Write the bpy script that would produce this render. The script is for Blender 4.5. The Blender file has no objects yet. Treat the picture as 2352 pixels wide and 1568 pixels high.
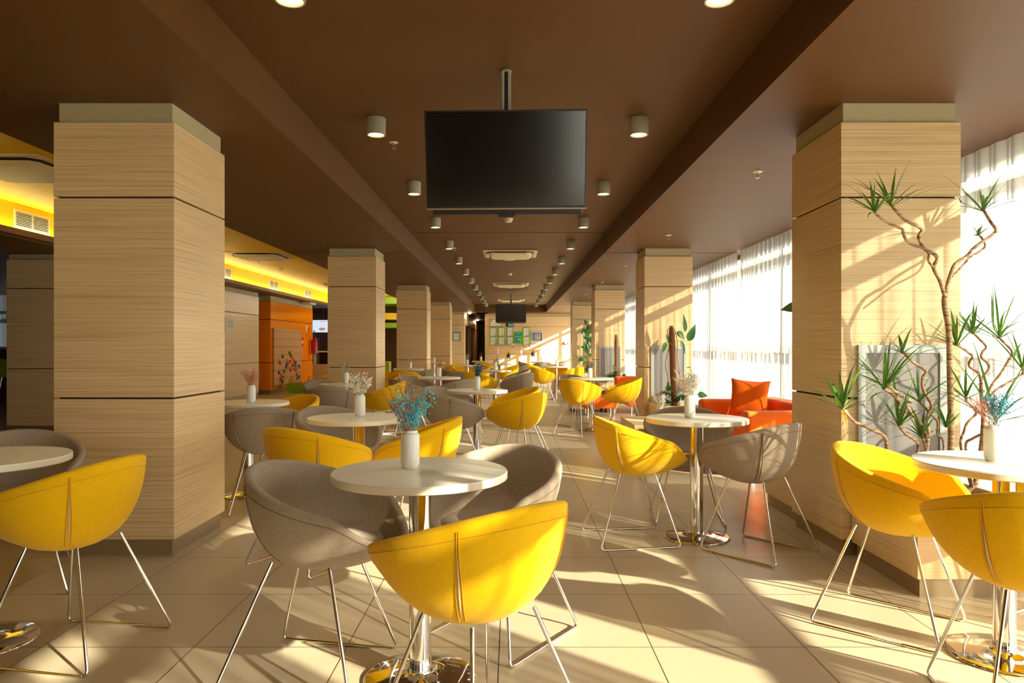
import bpy, math, random
from mathutils import Vector, Matrix
C = bpy.context.scene.collection
PI = math.pi
F, CX, HY, CH = 1648.0, 1176.0, 796.0, 1.18          # focal (px), vanishing point, horizon row, camera height

def P(px, py, Y):
    return Vector(((px-CX)*Y/F, Y, CH-(py-HY)*Y/F))
def rad(d): return d*PI/180
def lin(r, g, b):
    f = lambda c: (c/255/12.92) if c/255 <= .04045 else ((c/255+.055)/1.055)**2.4
    return (f(r), f(g), f(b), 1)

# ------------------------------------------------------------------ materials
MATS = {}
class N:
    def __init__(s, name):
        s.m = bpy.data.materials.new(name); s.m.use_nodes = True
        s.t = s.m.node_tree; s.b = s.t.nodes['Principled BSDF']; s.out = s.t.nodes['Material Output']
        MATS[name] = s.m
    def n(s, typ, **k):
        x = s.t.nodes.new('ShaderNode'+typ)
        for a, v in k.items(): setattr(x, a, v)
        return x
    def l(s, a, b): s.t.links.new(a, b)
    def math(s, op, a, b=None, c=None):
        x = s.n('Math', operation=op)
        for i, v in enumerate((a, b, c)):
            if v is None: continue
            if isinstance(v, (int, float)): x.inputs[i].default_value = v
            else: s.l(v, x.inputs[i])
        return x.outputs[0]
    def pos(s, scale=(1, 1, 1)):
        tc = s.n('TexCoord'); mp = s.n('Mapping'); mp.inputs['Scale'].default_value = scale
        s.l(tc.outputs['Object'], mp.inputs['Vector']); return mp.outputs[0]
    def noise(s, vec, scale, detail=3, rough=.5):
        x = s.n('TexNoise'); x.inputs['Scale'].default_value = scale; x.inputs['Detail'].default_value = detail
        x.inputs['Roughness'].default_value = rough; s.l(vec, x.inputs['Vector']); return x.outputs['Fac']
    def ramp(s, fac, stops):
        x = s.n('ValToRGB'); e = x.color_ramp.elements
        while len(e) < len(stops): e.new(.5)
        for el, (p, c) in zip(e, stops): el.position = p; el.color = c
        s.l(fac, x.inputs[0]); return x.outputs[0]
    def bump(s, h, dist, strength=1):
        x = s.n('Bump'); x.inputs['Distance'].default_value = dist; x.inputs['Strength'].default_value = strength
        s.l(h, x.inputs['Height']); s.l(x.outputs[0], s.b.inputs['Normal'])
    def set(s, **k):
        for a, v in k.items(): s.b.inputs[a.replace('_', ' ')].default_value = v
        return s
def plain(name, col, rough=.5, metal=0, spec=.5, var=0, vscale=6):
    s = N(name); s.set(Roughness=rough, Metallic=metal); s.b.inputs['Specular IOR Level'].default_value = spec
    if var:
        c2 = tuple(min(1, c*(1+var)) for c in col[:3])+(1,); c1 = tuple(c*(1-var) for c in col[:3])+(1,)
        s.l(s.ramp(s.noise(s.pos(), vscale, 4), [(.3, c1), (.7, c2)]), s.b.inputs['Base Color'])
    else: s.b.inputs['Base Color'].default_value = col
    return s.m
def wood(name, c1, c2, c3, rough=.38, scale=(2.6, 2.6, 170)):
    s = N(name); s.set(Roughness=rough)
    f = s.noise(s.pos(scale), 1.0, 4, .6)
    g = s.noise(s.pos((1.1, 1.1, 14)), 1.0, 2)
    h = s.math('ADD', s.math('MULTIPLY', f, .88), s.math('MULTIPLY', g, .12))
    s.l(s.ramp(h, [(.34, c1), (.5, c2), (.66, c3)]), s.b.inputs['Base Color'])
    s.bump(f, .0006, .5); return s.m
def fabric(name, col, var=.12):
    s = N(name); s.set(Roughness=.9); s.b.inputs['Specular IOR Level'].default_value = .15
    s.b.inputs['Sheen Weight'].default_value = .12
    p = s.pos()
    a = s.noise(p, 420, 2, .7); b = s.noise(p, 60, 3)
    h = s.math('ADD', s.math('MULTIPLY', a, .7), s.math('MULTIPLY', b, .3))
    s.l(s.ramp(h, [(.35, tuple(c*(1-var) for c in col[:3])+(1,)), (.65, tuple(min(1, c*(1+var)) for c in col[:3])+(1,))]), s.b.inputs['Base Color'])
    s.bump(a, .0006, .5); return s.m
def emit(name, col, st):
    s = N(name); s.b.inputs['Base Color'].default_value = (.8, .8, .8, 1)
    s.b.inputs['Emission Color'].default_value = col; s.b.inputs['Emission Strength'].default_value = st; return s.m

M = {}
M['wood'] = wood('pale_wood', lin(198, 166, 118), lin(225, 195, 147), lin(237, 211, 165), scale=(1.1, 1.1, 230))
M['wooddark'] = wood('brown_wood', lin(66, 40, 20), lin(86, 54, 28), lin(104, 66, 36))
M['woodflat'] = wood('pale_wood_flat', lin(200, 166, 118), lin(220, 190, 144), lin(232, 204, 160), scale=(1.5, 40, 40))
M['ceil'] = plain('brown_ceiling_paint', lin(100, 64, 22), .55, var=.03, vscale=2)
M['beam'] = plain('brown_beam_paint', lin(118, 77, 38), .5, var=.03, vscale=2)
M['yellowpaint'] = plain('yellow_paint', lin(255, 214, 0), .5, var=.02, vscale=2)
M['orangepaint'] = plain('orange_gloss_panel', lin(255, 142, 10), .12)
M['greenpaint'] = plain('lime_green_paint', lin(150, 200, 20), .4)
M['cap'] = plain('beige_grey_paint', lin(184, 172, 136), .6)
M['woodmid'] = wood('mid_brown_wood', lin(112, 76, 40), lin(134, 92, 50), lin(152, 106, 60))
M['plinth'] = plain('brushed_bronze_plinth', lin(160, 140, 108), .38, metal=.45)
M['dark'] = plain('dark_recess', lin(48, 32, 20), .8)
M['black'] = plain('black_plastic', (.012, .012, .012, 1), .35)
M['screen'] = plain('dark_glass_screen', (.003, .003, .004, 1), .15, spec=.85)
M['chrome'] = plain('chrome', (.86, .85, .83, 1), .07, metal=1)
M['steel'] = plain('brushed_steel', (.62, .62, .60, 1), .3, metal=1)
M['alu'] = plain('grey_aluminium', lin(178, 184, 182), .4, metal=.2)
M['white'] = plain('white_plastic', lin(236, 232, 218), .45)
M['cream'] = plain('cream_plastic', lin(240, 226, 190), .45)
M['table'] = plain('cream_laminate', lin(246, 240, 220), .3, var=.03, vscale=3)
M['tableedge'] = plain('cream_edge_band', lin(242, 234, 208), .35)
M['ceramic'] = plain('white_glazed_ceramic', lin(238, 238, 228), .22)
M['yellow'] = fabric('yellow_wool', lin(242, 189, 6), .08)
M['grey'] = fabric('taupe_wool', lin(164, 147, 126), .14)
M['yellowstitch'] = plain('yellow_stitching', lin(222, 164, 10), .9)
M['greystitch'] = plain('taupe_stitching', lin(120, 102, 88), .9)
M['zip'] = plain('pale_zip_tape', lin(214, 190, 158), .6)
M['orange'] = fabric('orange_cloth', lin(246, 110, 26), .05)
M['orangedeep'] = fabric('deep_orange_cloth', lin(222, 98, 6), .06)
M['lamp'] = plain('grey_lamp_enamel', lin(168, 166, 146), .5)
M['bulb'] = emit('lamp_lens', (1, .84, .56, 1), 5)
M['led'] = emit('led_strip', (1, .95, .66, 1), 17)
M['green'] = plain('lime_plastic', lin(158, 196, 12), .35)
M['ambertoy'] = plain('amber_plastic', lin(238, 160, 10), .35)
M['red'] = plain('red_enamel', lin(186, 14, 14), .25)
M['paper'] = plain('white_paper', lin(226, 222, 210), .8)
M['ink'] = plain('grey_print', lin(150, 146, 140), .8)
M['frgreen'] = plain('lime_frame', lin(120, 190, 50), .5)
M['frteal'] = plain('teal_print', lin(10, 160, 140), .6)
M['frblue'] = plain('blue_mount', lin(40, 110, 180), .6)
M['frwood'] = plain('brown_frame', lin(120, 76, 44), .5)
M['soil'] = plain('potting_soil', lin(50, 36, 26), .95, var=.3, vscale=40)
M['coir'] = plain('coir_moss', lin(132, 84, 46), .95, var=.45, vscale=60)
M['twine'] = plain('vine_stem', lin(150, 140, 84), .7)
M['bottleg'] = plain('green_bottle', lin(20, 110, 30), .15)
M['glassy'] = plain('pale_glass', lin(214, 220, 216), .08)
M['brownwood'] = M['wooddark']  # second key for the same brown wood
def leafmat(name, c1, c2, tr=.35):
    s = N(name); s.set(Roughness=.4)
    col = s.ramp(s.noise(s.pos(), 9, 2), [(.3, c1), (.7, c2)])
    s.l(col, s.b.inputs['Base Color'])
    t = s.n('BsdfTranslucent'); s.l(col, t.inputs[0]); mx = s.n('MixShader'); mx.inputs[0].default_value = tr
    s.l(s.b.outputs[0], mx.inputs[1]); s.l(t.outputs[0], mx.inputs[2]); s.l(mx.outputs[0], s.out.inputs[0]); return s.m
M['leaf'] = leafmat('dracaena_leaf', lin(44, 92, 30), lin(104, 150, 50))
M['leafdark'] = leafmat('philodendron_leaf', lin(30, 78, 26), lin(70, 122, 40), .25)
M['leafdry'] = leafmat('dry_leaf', lin(190, 110, 30), lin(220, 160, 40))
def bark():
    s = N('ringed_bark'); s.set(Roughness=.85)
    f = s.noise(s.pos((6, 6, 90)), 1, 4); s.l(s.ramp(f, [(.35, lin(120, 84, 58)), (.65, lin(200, 168, 132))]), s.b.inputs['Base Color'])
    s.bump(f, .003, .8); return s.m
M['bark'] = bark()
for k, c in dict(blue=(70, 192, 226), teal=(50, 128, 148), coral=(206, 112, 74), amber=(224, 160, 82), blossom=(250, 240, 220), stem=(170, 176, 130), palepink=(222, 170, 150), brown=(140, 96, 70)).items():
    M['f_'+k] = plain('dried_'+k, lin(*c), .85)
for k, c in dict(red=(206, 22, 30), blue=(28, 70, 170), green=(24, 140, 60), yellow=(246, 200, 20), orange=(244, 110, 20), purple=(110, 30, 120), wooden=(214, 160, 92)).items():
    M['t_'+k] = plain('toy_'+k, lin(*c), .35)
def perf():
    s = N('perforated_steel'); s.set(Roughness=.5)
    tc = s.n('TexCoord'); sp = s.n('SeparateXYZ'); s.l(tc.outputs['Object'], sp.inputs[0])
    d = .0125
    def dots(ox, oz):
        a = s.math('SUBTRACT', s.math('FRACT', s.math('ADD', s.math('DIVIDE', sp.outputs[0], d), ox+50)), .5)
        b = s.math('SUBTRACT', s.math('FRACT', s.math('ADD', s.math('DIVIDE', sp.outputs[2], d*.6), oz+50)), .5)
        a = s.math('MULTIPLY', a, a); b = s.math('MULTIPLY', b, b)
        return s.math('LESS_THAN', s.math('ADD', a, s.math('MULTIPLY', b, .36)), .032)
    hole = s.math('MAXIMUM', dots(0, 0), dots(.5, .5))
    mx = s.n('Mix', data_type='RGBA'); s.l(hole, mx.inputs[0]); mx.inputs[6].default_value = lin(176, 172, 168); mx.inputs[7].default_value = lin(46, 38, 34)
    s.l(mx.outputs[2], s.b.inputs['Base Color']); return s.m
M['perf'] = perf()
def tiles():
    s = N('beige_floor_tile'); s.set(Roughness=.26); s.b.inputs['Specular IOR Level'].default_value = .45
    tc = s.n('TexCoord'); sp = s.n('SeparateXYZ'); s.l(tc.outputs['Object'], sp.inputs[0])
    u = s.math('DIVIDE', s.math('ADD', sp.outputs[0], 30.05), .6); v = s.math('DIVIDE', s.math('SUBTRACT', sp.outputs[1], -27.18), .6)
    fu, fv = s.math('FRACT', u), s.math('FRACT', v)
    g = .0035
    e = s.math('MAXIMUM', s.math('MAXIMUM', s.math('LESS_THAN', fu, g), s.math('GREATER_THAN', fu, 1-g)), s.math('MAXIMUM', s.math('LESS_THAN', fv, g), s.math('GREATER_THAN', fv, 1-g)))
    cb = s.n('CombineXYZ'); s.l(s.math('FLOOR', u), cb.inputs[0]); s.l(s.math('FLOOR', v), cb.inputs[1])
    wn = s.n('TexWhiteNoise'); s.l(cb.outputs[0], wn.inputs['Vector'])
    ns = s.noise(s.pos(), 1.1, 3, .5)
    h = s.math('ADD', s.math('MULTIPLY', wn.outputs['Value'], .35), s.math('MULTIPLY', ns, .65))
    col = s.ramp(h, [(.2, lin(182, 166, 138)), (.8, lin(190, 175, 147))])
    mx = s.n('Mix', data_type='RGBA'); s.l(e, mx.inputs[0]); s.l(col, mx.inputs[6]); mx.inputs[7].default_value = lin(66, 48, 34)
    s.l(mx.outputs[2], s.b.inputs['Base Color'])
    s.l(s.math('ADD', .285, s.math('MULTIPLY', ns, .07)), s.b.inputs['Roughness'])
    return s.m
M['tile'] = tiles()
def slats():
    s = N('grooved_pegboard'); s.set(Roughness=.5)
    tc = s.n('TexCoord'); sp = s.n('SeparateXYZ'); s.l(tc.outputs['Object'], sp.inputs[0])
    a = s.math('FRACT', s.math('DIVIDE', sp.outputs[2], .03)); b = s.math('FRACT', s.math('DIVIDE', sp.outputs[2], .2))
    k = s.math('MAXIMUM', s.math('LESS_THAN', a, .28), s.math('MULTIPLY', s.math('LESS_THAN', b, .09), 1))
    mx = s.n('Mix', data_type='RGBA'); s.l(k, mx.inputs[0]); mx.inputs[6].default_value = lin(214, 164, 100); mx.inputs[7].default_value = lin(160, 106, 56)
    s.l(mx.outputs[2], s.b.inputs['Base Color']); return s.m
M['slats'] = slats()
def sheer():
    s = N('sheer_white_curtain'); s.t.nodes.remove(s.b)
    lw = s.n('LayerWeight'); lw.inputs[0].default_value = .5
    fac = s.math('MULTIPLY', s.math('POWER', s.math('SUBTRACT', 1, lw.outputs['Facing']), 1.3), SHEER_OPEN)
    tr = s.n('BsdfTransparent'); df = s.n('BsdfDiffuse'); tl = s.n('BsdfTranslucent')
    cr = s.ramp(lw.outputs['Facing'], [(.0, (.60, .61, .61, 1)), (.55, (.20, .205, .21, 1))]); s.l(cr, tl.inputs[0])
    df.inputs[0].default_value = (.72, .73, .72, 1)
    m1 = s.n('MixShader'); m1.inputs[0].default_value = .55; s.l(df.outputs[0], m1.inputs[1]); s.l(tl.outputs[0], m1.inputs[2])
    m2 = s.n('MixShader'); s.l(fac, m2.inputs[0]); s.l(m1.outputs[0], m2.inputs[1]); s.l(tr.outputs[0], m2.inputs[2])
    s.l(m2.outputs[0], s.out.inputs[0]); return s.m
SHEER_OPEN = .28
M['sheer'] = sheer()
def pane():
    s = N('window_glass'); s.t.nodes.remove(s.b)
    tr = s.n('BsdfTransparent'); tr.inputs[0].default_value = (.97, .985, .98, 1); g = s.n('BsdfGlossy'); g.inputs['Roughness'].default_value = .02
    lw = s.n('LayerWeight'); fc = s.math('ADD', .05, s.math('MULTIPLY', .8, s.math('POWER', lw.outputs['Facing'], 4)))
    m = s.n('MixShader'); s.l(fc, m.inputs[0]); s.l(tr.outputs[0], m.inputs[1]); s.l(g.outputs[0], m.inputs[2]); s.l(m.outputs[0], s.out.inputs[0]); return s.m
M['pane'] = pane()
M['outground'] = plain('pale_paving', lin(190, 186, 176), .9, var=.06, vscale=.5)

# ------------------------------------------------------------------ mesh builder
class B:
    def __init__(s): s.v = []; s.f = []
    def add(s, v, f):
        o = len(s.v); s.v += [tuple(x) for x in v]; s.f += [tuple(o+i for i in q) for q in f]; return s
    def box(s, x0, x1, y0, y1, z0, z1):
        v = [(x, y, z) for x in (x0, x1) for y in (y0, y1) for z in (z0, z1)]
        return s.add(v, [(0, 1, 3, 2), (4, 6, 7, 5), (0, 4, 5, 1), (2, 3, 7, 6), (0, 2, 6, 4), (1, 5, 7, 3)])
    def obox(s, c, ux, uy, uz, hx, hy, hz):
        c, ux, uy, uz = Vector(c), Vector(ux), Vector(uy), Vector(uz)
        v = [c+ux*a*hx+uy*b*hy+uz*d*hz for a in (-1, 1) for b in (-1, 1) for d in (-1, 1)]
        return s.add(v, [(0, 1, 3, 2), (4, 6, 7, 5), (0, 4, 5, 1), (2, 3, 7, 6), (0, 2, 6, 4), (1, 5, 7, 3)])
    def lathe(s, prof, n=32, c=(0, 0, 0), sx=1, sy=1):
        v = []; f = []; k = len(prof)
        for i in range(n):
            a = 2*PI*i/n
            for r, z in prof: v.append((c[0]+r*math.cos(a)*sx, c[1]+r*math.sin(a)*sy, c[2]+z))
        for i in range(n):
            j = (i+1) % n
            for q in range(k-1): f.append((i*k+q, j*k+q, j*k+q+1, i*k+q+1))
        return s.add(v, f)
    def tube(s, pts, r, n=8, cap=True):
        pts = [Vector(p) for p in pts]; m = len(pts)
        rs = r if isinstance(r, (list, tuple)) else [r]*m
        T = []
        for i in range(m):
            d = pts[min(i+1, m-1)]-pts[max(i-1, 0)]
            T.append(d.normalized() if d.length > 1e-9 else Vector((0, 0, 1)))
        up = Vector((0, 0, 1)) if abs(T[0].z) < .9 else Vector((1, 0, 0))
        u = T[0].cross(up).normalized(); v = []; f = []
        for i in range(m):
            u = (u-T[i]*u.dot(T[i])).normalized(); w = T[i].cross(u)
            for j in range(n):
                a = 2*PI*j/n; v.append(pts[i]+(u*math.cos(a)+w*math.sin(a))*rs[i])
        for i in range(m-1):
            for j in range(n):
                k = (j+1) % n; f.append((i*n+j, i*n+k, (i+1)*n+k, (i+1)*n+j))
        if cap: f.append(tuple(range(n-1, -1, -1))); f.append(tuple((m-1)*n+j for j in range(n)))
        return s.add(v, f)
    def ball(s, c, r, n=10, k=6, sz=1):
        prof = [(r*math.sin(PI*i/k) if 0 < i < k else 0.0, -r*sz*math.cos(PI*i/k)) for i in range(k+1)]
        return s.lathe(prof, n, c)
    def tet(s, c, r, rng):
        a = Vector((rng.uniform(-1, 1), rng.uniform(-1, 1), rng.uniform(-1, 1)))
        if a.length < .1: a = Vector((0, 0, 1))
        a.normalize(); u = a.orthogonal().normalized(); w = a.cross(u); c = Vector(c)
        v = [c+a*r*1.5]+[c-a*r*.5+(u*math.cos(q)+w*math.sin(q))*r for q in (0, 2.094, 4.189)]
        return s.add(v, [(0, 1, 2), (0, 2, 3), (0, 3, 1), (1, 3, 2)])
    def blade(s, base, d, L, w, droop, k=7, fold=.25):
        base = Vector(base); d = Vector(d).normalized(); p = base.copy(); pts = []
        for i in range(k+1):
            pts.append((p.copy(), d.copy())); p = p+d*(L/k); d = (d+Vector((0, 0, -droop*(i+1)/k))).normalized()
        side0 = pts[0][1].cross(Vector((0, 0, 1)))
        side0 = side0.normalized() if side0.length > .05 else Vector((1, 0, 0))
        v = []; f = []
        for i, (q, t) in enumerate(pts):
            x = i/k; ww = w*(math.sin(PI*min(1, .12+x*.88))**.6)*(1-x**3) if i < k else 0.0008
            sd = side0; nrm = sd.cross(t).normalized()
            v += [q-sd*ww+nrm*ww*fold, q, q+sd*ww+nrm*ww*fold]
        for i in range(k):
            a = i*3; f += [(a, a+1, a+4, a+3), (a+1, a+2, a+5, a+4)]
        return s.add(v, f)
    def build(s, name, mat, parent=None, smooth=None, bevel=0):
        me = bpy.data.meshes.new(name); me.from_pydata(s.v, [], s.f); me.update()
        if smooth is not None:
            me.polygons.foreach_set('use_smooth', [True]*len(me.polygons))
            me.set_sharp_from_angle(angle=rad(smooth))
        me.materials.append(mat); return link(name, me, parent, bevel)
def link(name, me, parent=None, bevel=0):
    o = bpy.data.objects.new(name, me); C.objects.link(o)
    if parent: o.parent = parent
    if bevel:
        b = o.modifiers.new('bevel', 'BEVEL'); b.width = bevel; b.segments = 2; b.limit_method = 'ANGLE'; b.harden_normals = False
    return o
def tag(o, label=None, cat=None, group=None, kind=None):
    if label: o['label'] = label
    if cat: o['category'] = cat
    if group: o['group'] = group
    if kind: o['kind'] = kind
    return o
def thing(name, label, cat, loc=(0, 0, 0), rz=0, group=None, kind=None):
    o = bpy.data.objects.new(name, None); C.objects.link(o); o.location = loc; o.rotation_euler = (0, 0, rz); o.empty_display_size = .1
    return tag(o, label, cat, group, kind)
def struct(name, b, mat, parent=None, bevel=0):
    o = b.build(name, mat, parent, bevel=bevel)
    if not parent: o['kind'] = 'structure'
    return o
def dup(root, loc, rz, label, group=None, mats=None):
    r = root.copy(); C.objects.link(r); r.location = loc; r.rotation_euler = (0, 0, rz); r['label'] = label
    if group: r['group'] = group
    for ch in list(root.children):
        c = ch.copy(); C.objects.link(c); c.parent = r
        for g in list(ch.children):
            d = g.copy(); C.objects.link(d); d.parent = c
    return r
def bez(p0, p1, p2, p3, t):
    a = (1-t); return tuple(a**3*x+3*a*a*t*y+3*a*t*t*z+t**3*w for x, y, z, w in zip(p0, p1, p2, p3))
def fillet(pts, r, k=5):
    out = [Vector(pts[0])]
    for i in range(1, len(pts)-1):
        a, b, c = Vector(pts[i-1]), Vector(pts[i]), Vector(pts[i+1])
        u, w = (a-b).normalized(), (c-b).normalized()
        for j in range(k+1):
            t = j/k; out.append((b+u*r)*(1-t)**2+b*2*t*(1-t)+(b+w*r)*t*t)
    out.append(Vector(pts[-1])); return out
def crom(pts, k=5):
    pts = [Vector(p) for p in pts]; q = [pts[0]*2-pts[1]]+pts+[pts[-1]*2-pts[-2]]; out = []
    for i in range(1, len(q)-2):
        for j in range(k):
            t = j/k; a, b, c, d = q[i-1:i+3]
            out.append(.5*((2*b)+(c-a)*t+(2*a-5*b+4*c-d)*t*t+(3*b-a-3*c+d)*t**3))
    out.append(pts[-1]); return out

# ------------------------------------------------------------------ camera, world, sun
cam = bpy.data.cameras.new('camera'); co = bpy.data.objects.new('camera', cam); C.objects.link(co)
cam.sensor_width = 36; cam.lens = 36*F/2352; cam.shift_y = 12/2352; cam.clip_end = 300
co.location = (0, 0, CH); co.rotation_euler = (PI/2, 0, 0)
sc = bpy.context.scene; sc.camera = co
sc.view_settings.view_transform = 'Standard'; sc.view_settings.look = 'None'; sc.view_settings.gamma = 1; sc.view_settings.exposure = .6
w = bpy.data.worlds.new('sky'); sc.world = w; w.use_nodes = True
bg = w.node_tree.nodes['Background']; bg.inputs[0].default_value = (1.0, .99, .95, 1); bg.inputs[1].default_value = 3.7
SD = Vector((-.755, .656, -.354)).normalized()
sun = bpy.data.lights.new('sun', 'SUN'); sun.energy = 17; sun.color = (1, .90, .70); sun.angle = rad(.55)
so = bpy.data.objects.new('sun', sun); C.objects.link(so); so.rotation_euler = SD.to_track_quat('-Z', 'Y').to_euler(); so.location = (12, -8, 8)

# ------------------------------------------------------------------ setting
Y0, Y1 = -7.0, 30.0
ZC, ZM = 2.555, 2.845
struct('floor', B().box(-14, 3.62, Y0-.2, 43, -.12, 0), M['tile'])
struct('outside_ground', B().box(3.7, 120, -90, 120, -.3, -.1), M['outground'])
struct('outside_ground', B().box(-60, 3.7, -90, -7.3, -.3, -.1), M['outground'])
struct('ceiling', B().box(-1.479, 1.359, Y0, 28.8, ZM, ZM+.1), M['ceil'])
struct('ceiling', B().box(1.359, 3.62, Y0, 30.3, ZC, ZM+.1), M['ceil'])
struct('ceiling', B().box(-3.28, -1.479, Y0, 28.3, ZC, ZM+.1), M['ceil'])
struct('ceiling', B().box(-1.479, 1.359, 28.8, 30.3, ZC, ZM+.1), M['ceil'])
struct('ceiling', B().box(-5.75, -3.28, Y0, 27, ZM, ZM+.1), M['yellowpaint'])
struct('ceiling', B().box(-14, -5.77, Y0, 27, 2.45, ZM+.1), M['ceil'])
struct('ceiling', B().box(-3.28, -1.0, 28.3, 43, ZC, ZM+.1), M['ceil'])
struct('trim_1', B().box(-5.77, -5.75, Y0, 26.6, 2.45, ZM), M['yellowpaint'])
struct('trim_2', B().box(-5.75, -5.6, Y0, 26.6, 2.45, 2.50).box(-5.62, -5.6, Y0, 26.6, 2.50, 2.52), M['beam'])
# thin board joints in the ceilings
jb = B()
for y in (10.46, 23.5): jb.box(-1.478, 1.358, y-.004, y+.004, ZM-.003, ZM)
struct('trim_3', jb, M['dark'])
jb = B()
for y in (10.5, 23.5): jb.box(1.36, 3.6, y-.004, y+.004, ZC-.003, ZC).box(-3.27, -1.48, y-.004, y+.004, ZC-.003, ZC)
struct('trim_4', jb, M['dark'])
jb = B()
for y in (10.46, 23.5): jb.box(-1.481, -1.478, y-.004, y+.004, ZC, ZM).box(1.357, 1.36, y-.004, y+.004, ZC, ZM)
struct('trim_5', jb, M['dark'])

def panelled_wall(name, x0, x1, y0, y1, zs, ztop, mat, groove=.010, inset=.012, kind=True):
    root = thing(name, None, None, kind='structure')
    B().box(x0+inset, x1-inset, y0+inset, y1-inset, 0, ztop).build('core', M['dark'], root)
    for i in range(len(zs)-1):
        B().box(x0, x1, y0, y1, zs[i]+groove/2, zs[i+1]-groove/2).build('wall_panel', mat, root, bevel=.003)
    B().box(x0+inset-.002, x1-inset+.002, y0+inset-.002, y1-inset+.002, zs[-1]+.001, ztop).build('cap_band', M['cap'], root)
    B().box(x0+inset-.002, x1-inset+.002, y0+inset-.002, y1-inset+.002, 0, zs[0]).build('plinth', M['plinth'], root)
    return root
# left panelled wall, orange volume, far dark wall
panelled_wall('wall_left', -6.4, -6.0, 11.4, 17.0, (.09, .81, 1.92, 2.36), 2.45, M['wood'])
panelled_wall('wall_orange', -7.6, -6.0, 17.84, 21.6, (.09, .78, 1.86, 2.32), 2.45, M['orangepaint'], groove=.014)
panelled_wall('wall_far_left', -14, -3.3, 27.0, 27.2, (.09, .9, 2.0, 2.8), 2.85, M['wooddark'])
panelled_wall('wall_back_left', -3.25, -1.87, 28.02, 28.4, (.09, .89, 2.02, 2.45), 2.555, M['wood'])
panelled_wall('wall_back', -1.136, 3.5, 30.0, 30.3, (.09, .89, 2.02, 2.45), 2.555, M['wood'])
# corridor behind the back wall
cw = B().box(-2.1, -1.87, 28.4, 43, 2.06, 2.555).box(-2.1, -1.87, 28.4, 28.9, 0, 2.06).box(-2.1, -1.87, 32.6, 32.9, 0, 2.06).box(-2.1, -1.87, 37.4, 43, 0, 2.06)
struct('wall_corridor_left', cw, M['wood'])
struct('door_1', B().box(-2.08, -2.04, 28.9, 32.6, 0, 2.06), M['woodmid']); struct('door_2', B().box(-2.08, -2.04, 32.9, 37.4, 0, 2.06), M['woodmid'])
struct('wall_corridor_right', B().box(-1.136, -.9, 30.3, 43, 0, 2.555), M['wood'])
struct('wall_corridor_end', B().box(-2.1, -.9, 42.8, 43, 0, 2.555), M['woodmid'])
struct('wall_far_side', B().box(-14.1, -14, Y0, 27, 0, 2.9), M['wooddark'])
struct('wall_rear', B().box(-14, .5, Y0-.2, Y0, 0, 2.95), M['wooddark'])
struct('trim_6', B().box(-3.3, 3.6, Y0-.2, Y0, ZC-.05, 2.95), M['ceil'])

# pillars
PZ = (.09, .89, 2.02, 2.448)
PW = ['near the camera', 'second back', 'third back', 'fourth back']
def pillar(x0, x1, y0, y1, label, zs=PZ, ztop=ZC):
    r = panelled_wall('pillar', x0, x1, y0, y1, zs, ztop, M['wood'], inset=.022)
    tag(r, label, 'pillar'); return r
ords = ['nearest', 'second', 'third', 'fourth']
for i, y in enumerate((-2.0, 4.034, 10.03, 16.03, 22.03)):
    for x0, x1, sd in ((-2.578, -1.899, 'left'), (1.85, 2.524, 'right')):
        if i == 0: lab = f'square wood-clad pillar of the {sd} row standing behind the viewer'
        else: lab = f'square wood-clad pillar, {ords[i-1]} of the {sd} row beside the tables'
        pillar(x0, x1, y, y+.71, lab)
pillar(-6.94, -6.22, 9.85, 10.55, 'wood-clad pillar in shade at the far left edge beyond the dining tables', zs=(.09, .88, 1.98, 2.38), ztop=2.45)

# window wall on the right and glazed rear wall
def window(n, a, b, fixed, axis, trans=(1.13, 2.3)):
    r = thing(f'window_{n}', None, None, kind='structure')
    fr = B(); gl = B()
    def bx(bb, u0, u1, d, z0, z1):
        if axis == 'y': bb.box(fixed-d, fixed+d, u0, u1, z0, z1)
        else: bb.box(u0, u1, fixed-d, fixed+d, z0, z1)
    m = max(2, round((b-a)/1.5))
    for k in range(m+1):
        u = a+(b-a)*k/m; bx(fr, max(a, u-.03), min(b, u+.03), .04, 0, ZC)
    for z in (.05,)+trans+(ZC-.03,): bx(fr, a, b, .035, z-.05, z+.05 if z < 2.5 else ZC)
    bx(gl, a, b, .004, .1, ZC-.05)
    fr.build('window_frame', M['white'], r); gl.build('window_pane', M['pane'], r)
for i in range(12):
    window(i+1, Y0+i*37.3/12, Y0+(i+1)*37.3/12, 3.46, 'y')
window(13, .5, 3.5, Y0-.1, 'x')
struct('wall_right', B().box(3.42, 3.5, Y0, 30.3, ZC-.06, ZM+.1), M['ceil'])

# sheer curtains
def curtain(y0, y1, label, seed, amp=.026, x=3.27):
    rng = random.Random(seed); n = int((y1-y0)/.012); y = []; xs = []
    ph = rng.uniform(0, 6); ks = [2*PI/rng.uniform(.075, .09), 2*PI/rng.uniform(.15, .2), 2*PI/rng.uniform(.5, .8)]
    v = []; f = []
    zs = (.015, .9, 1.8, 2.553)
    for i in range(n+1):
        t = y0+(y1-y0)*i/n
        for j, z in enumerate(zs):
            kx = 1.0-.72*(z/2.553)**1.5
            v.append((x+amp*kx*(math.sin(ks[0]*t+ph+.2*j)*.55+math.sin(ks[1]*t+1.3*ph)*.8+.5*math.sin(ks[2]*t)), t+.015*math.sin(ks[1]*t*1.1+j), z))
    m = len(zs)
    for i in range(n):
        for j in range(m-1): f.append((i*m+j, (i+1)*m+j, (i+1)*m+j+1, i*m+j+1))
    o = B().add(v, f).build('curtain', M['sheer'], smooth=80)
    tag(o, label, 'curtain', 'sheer window curtains'); return o
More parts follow.
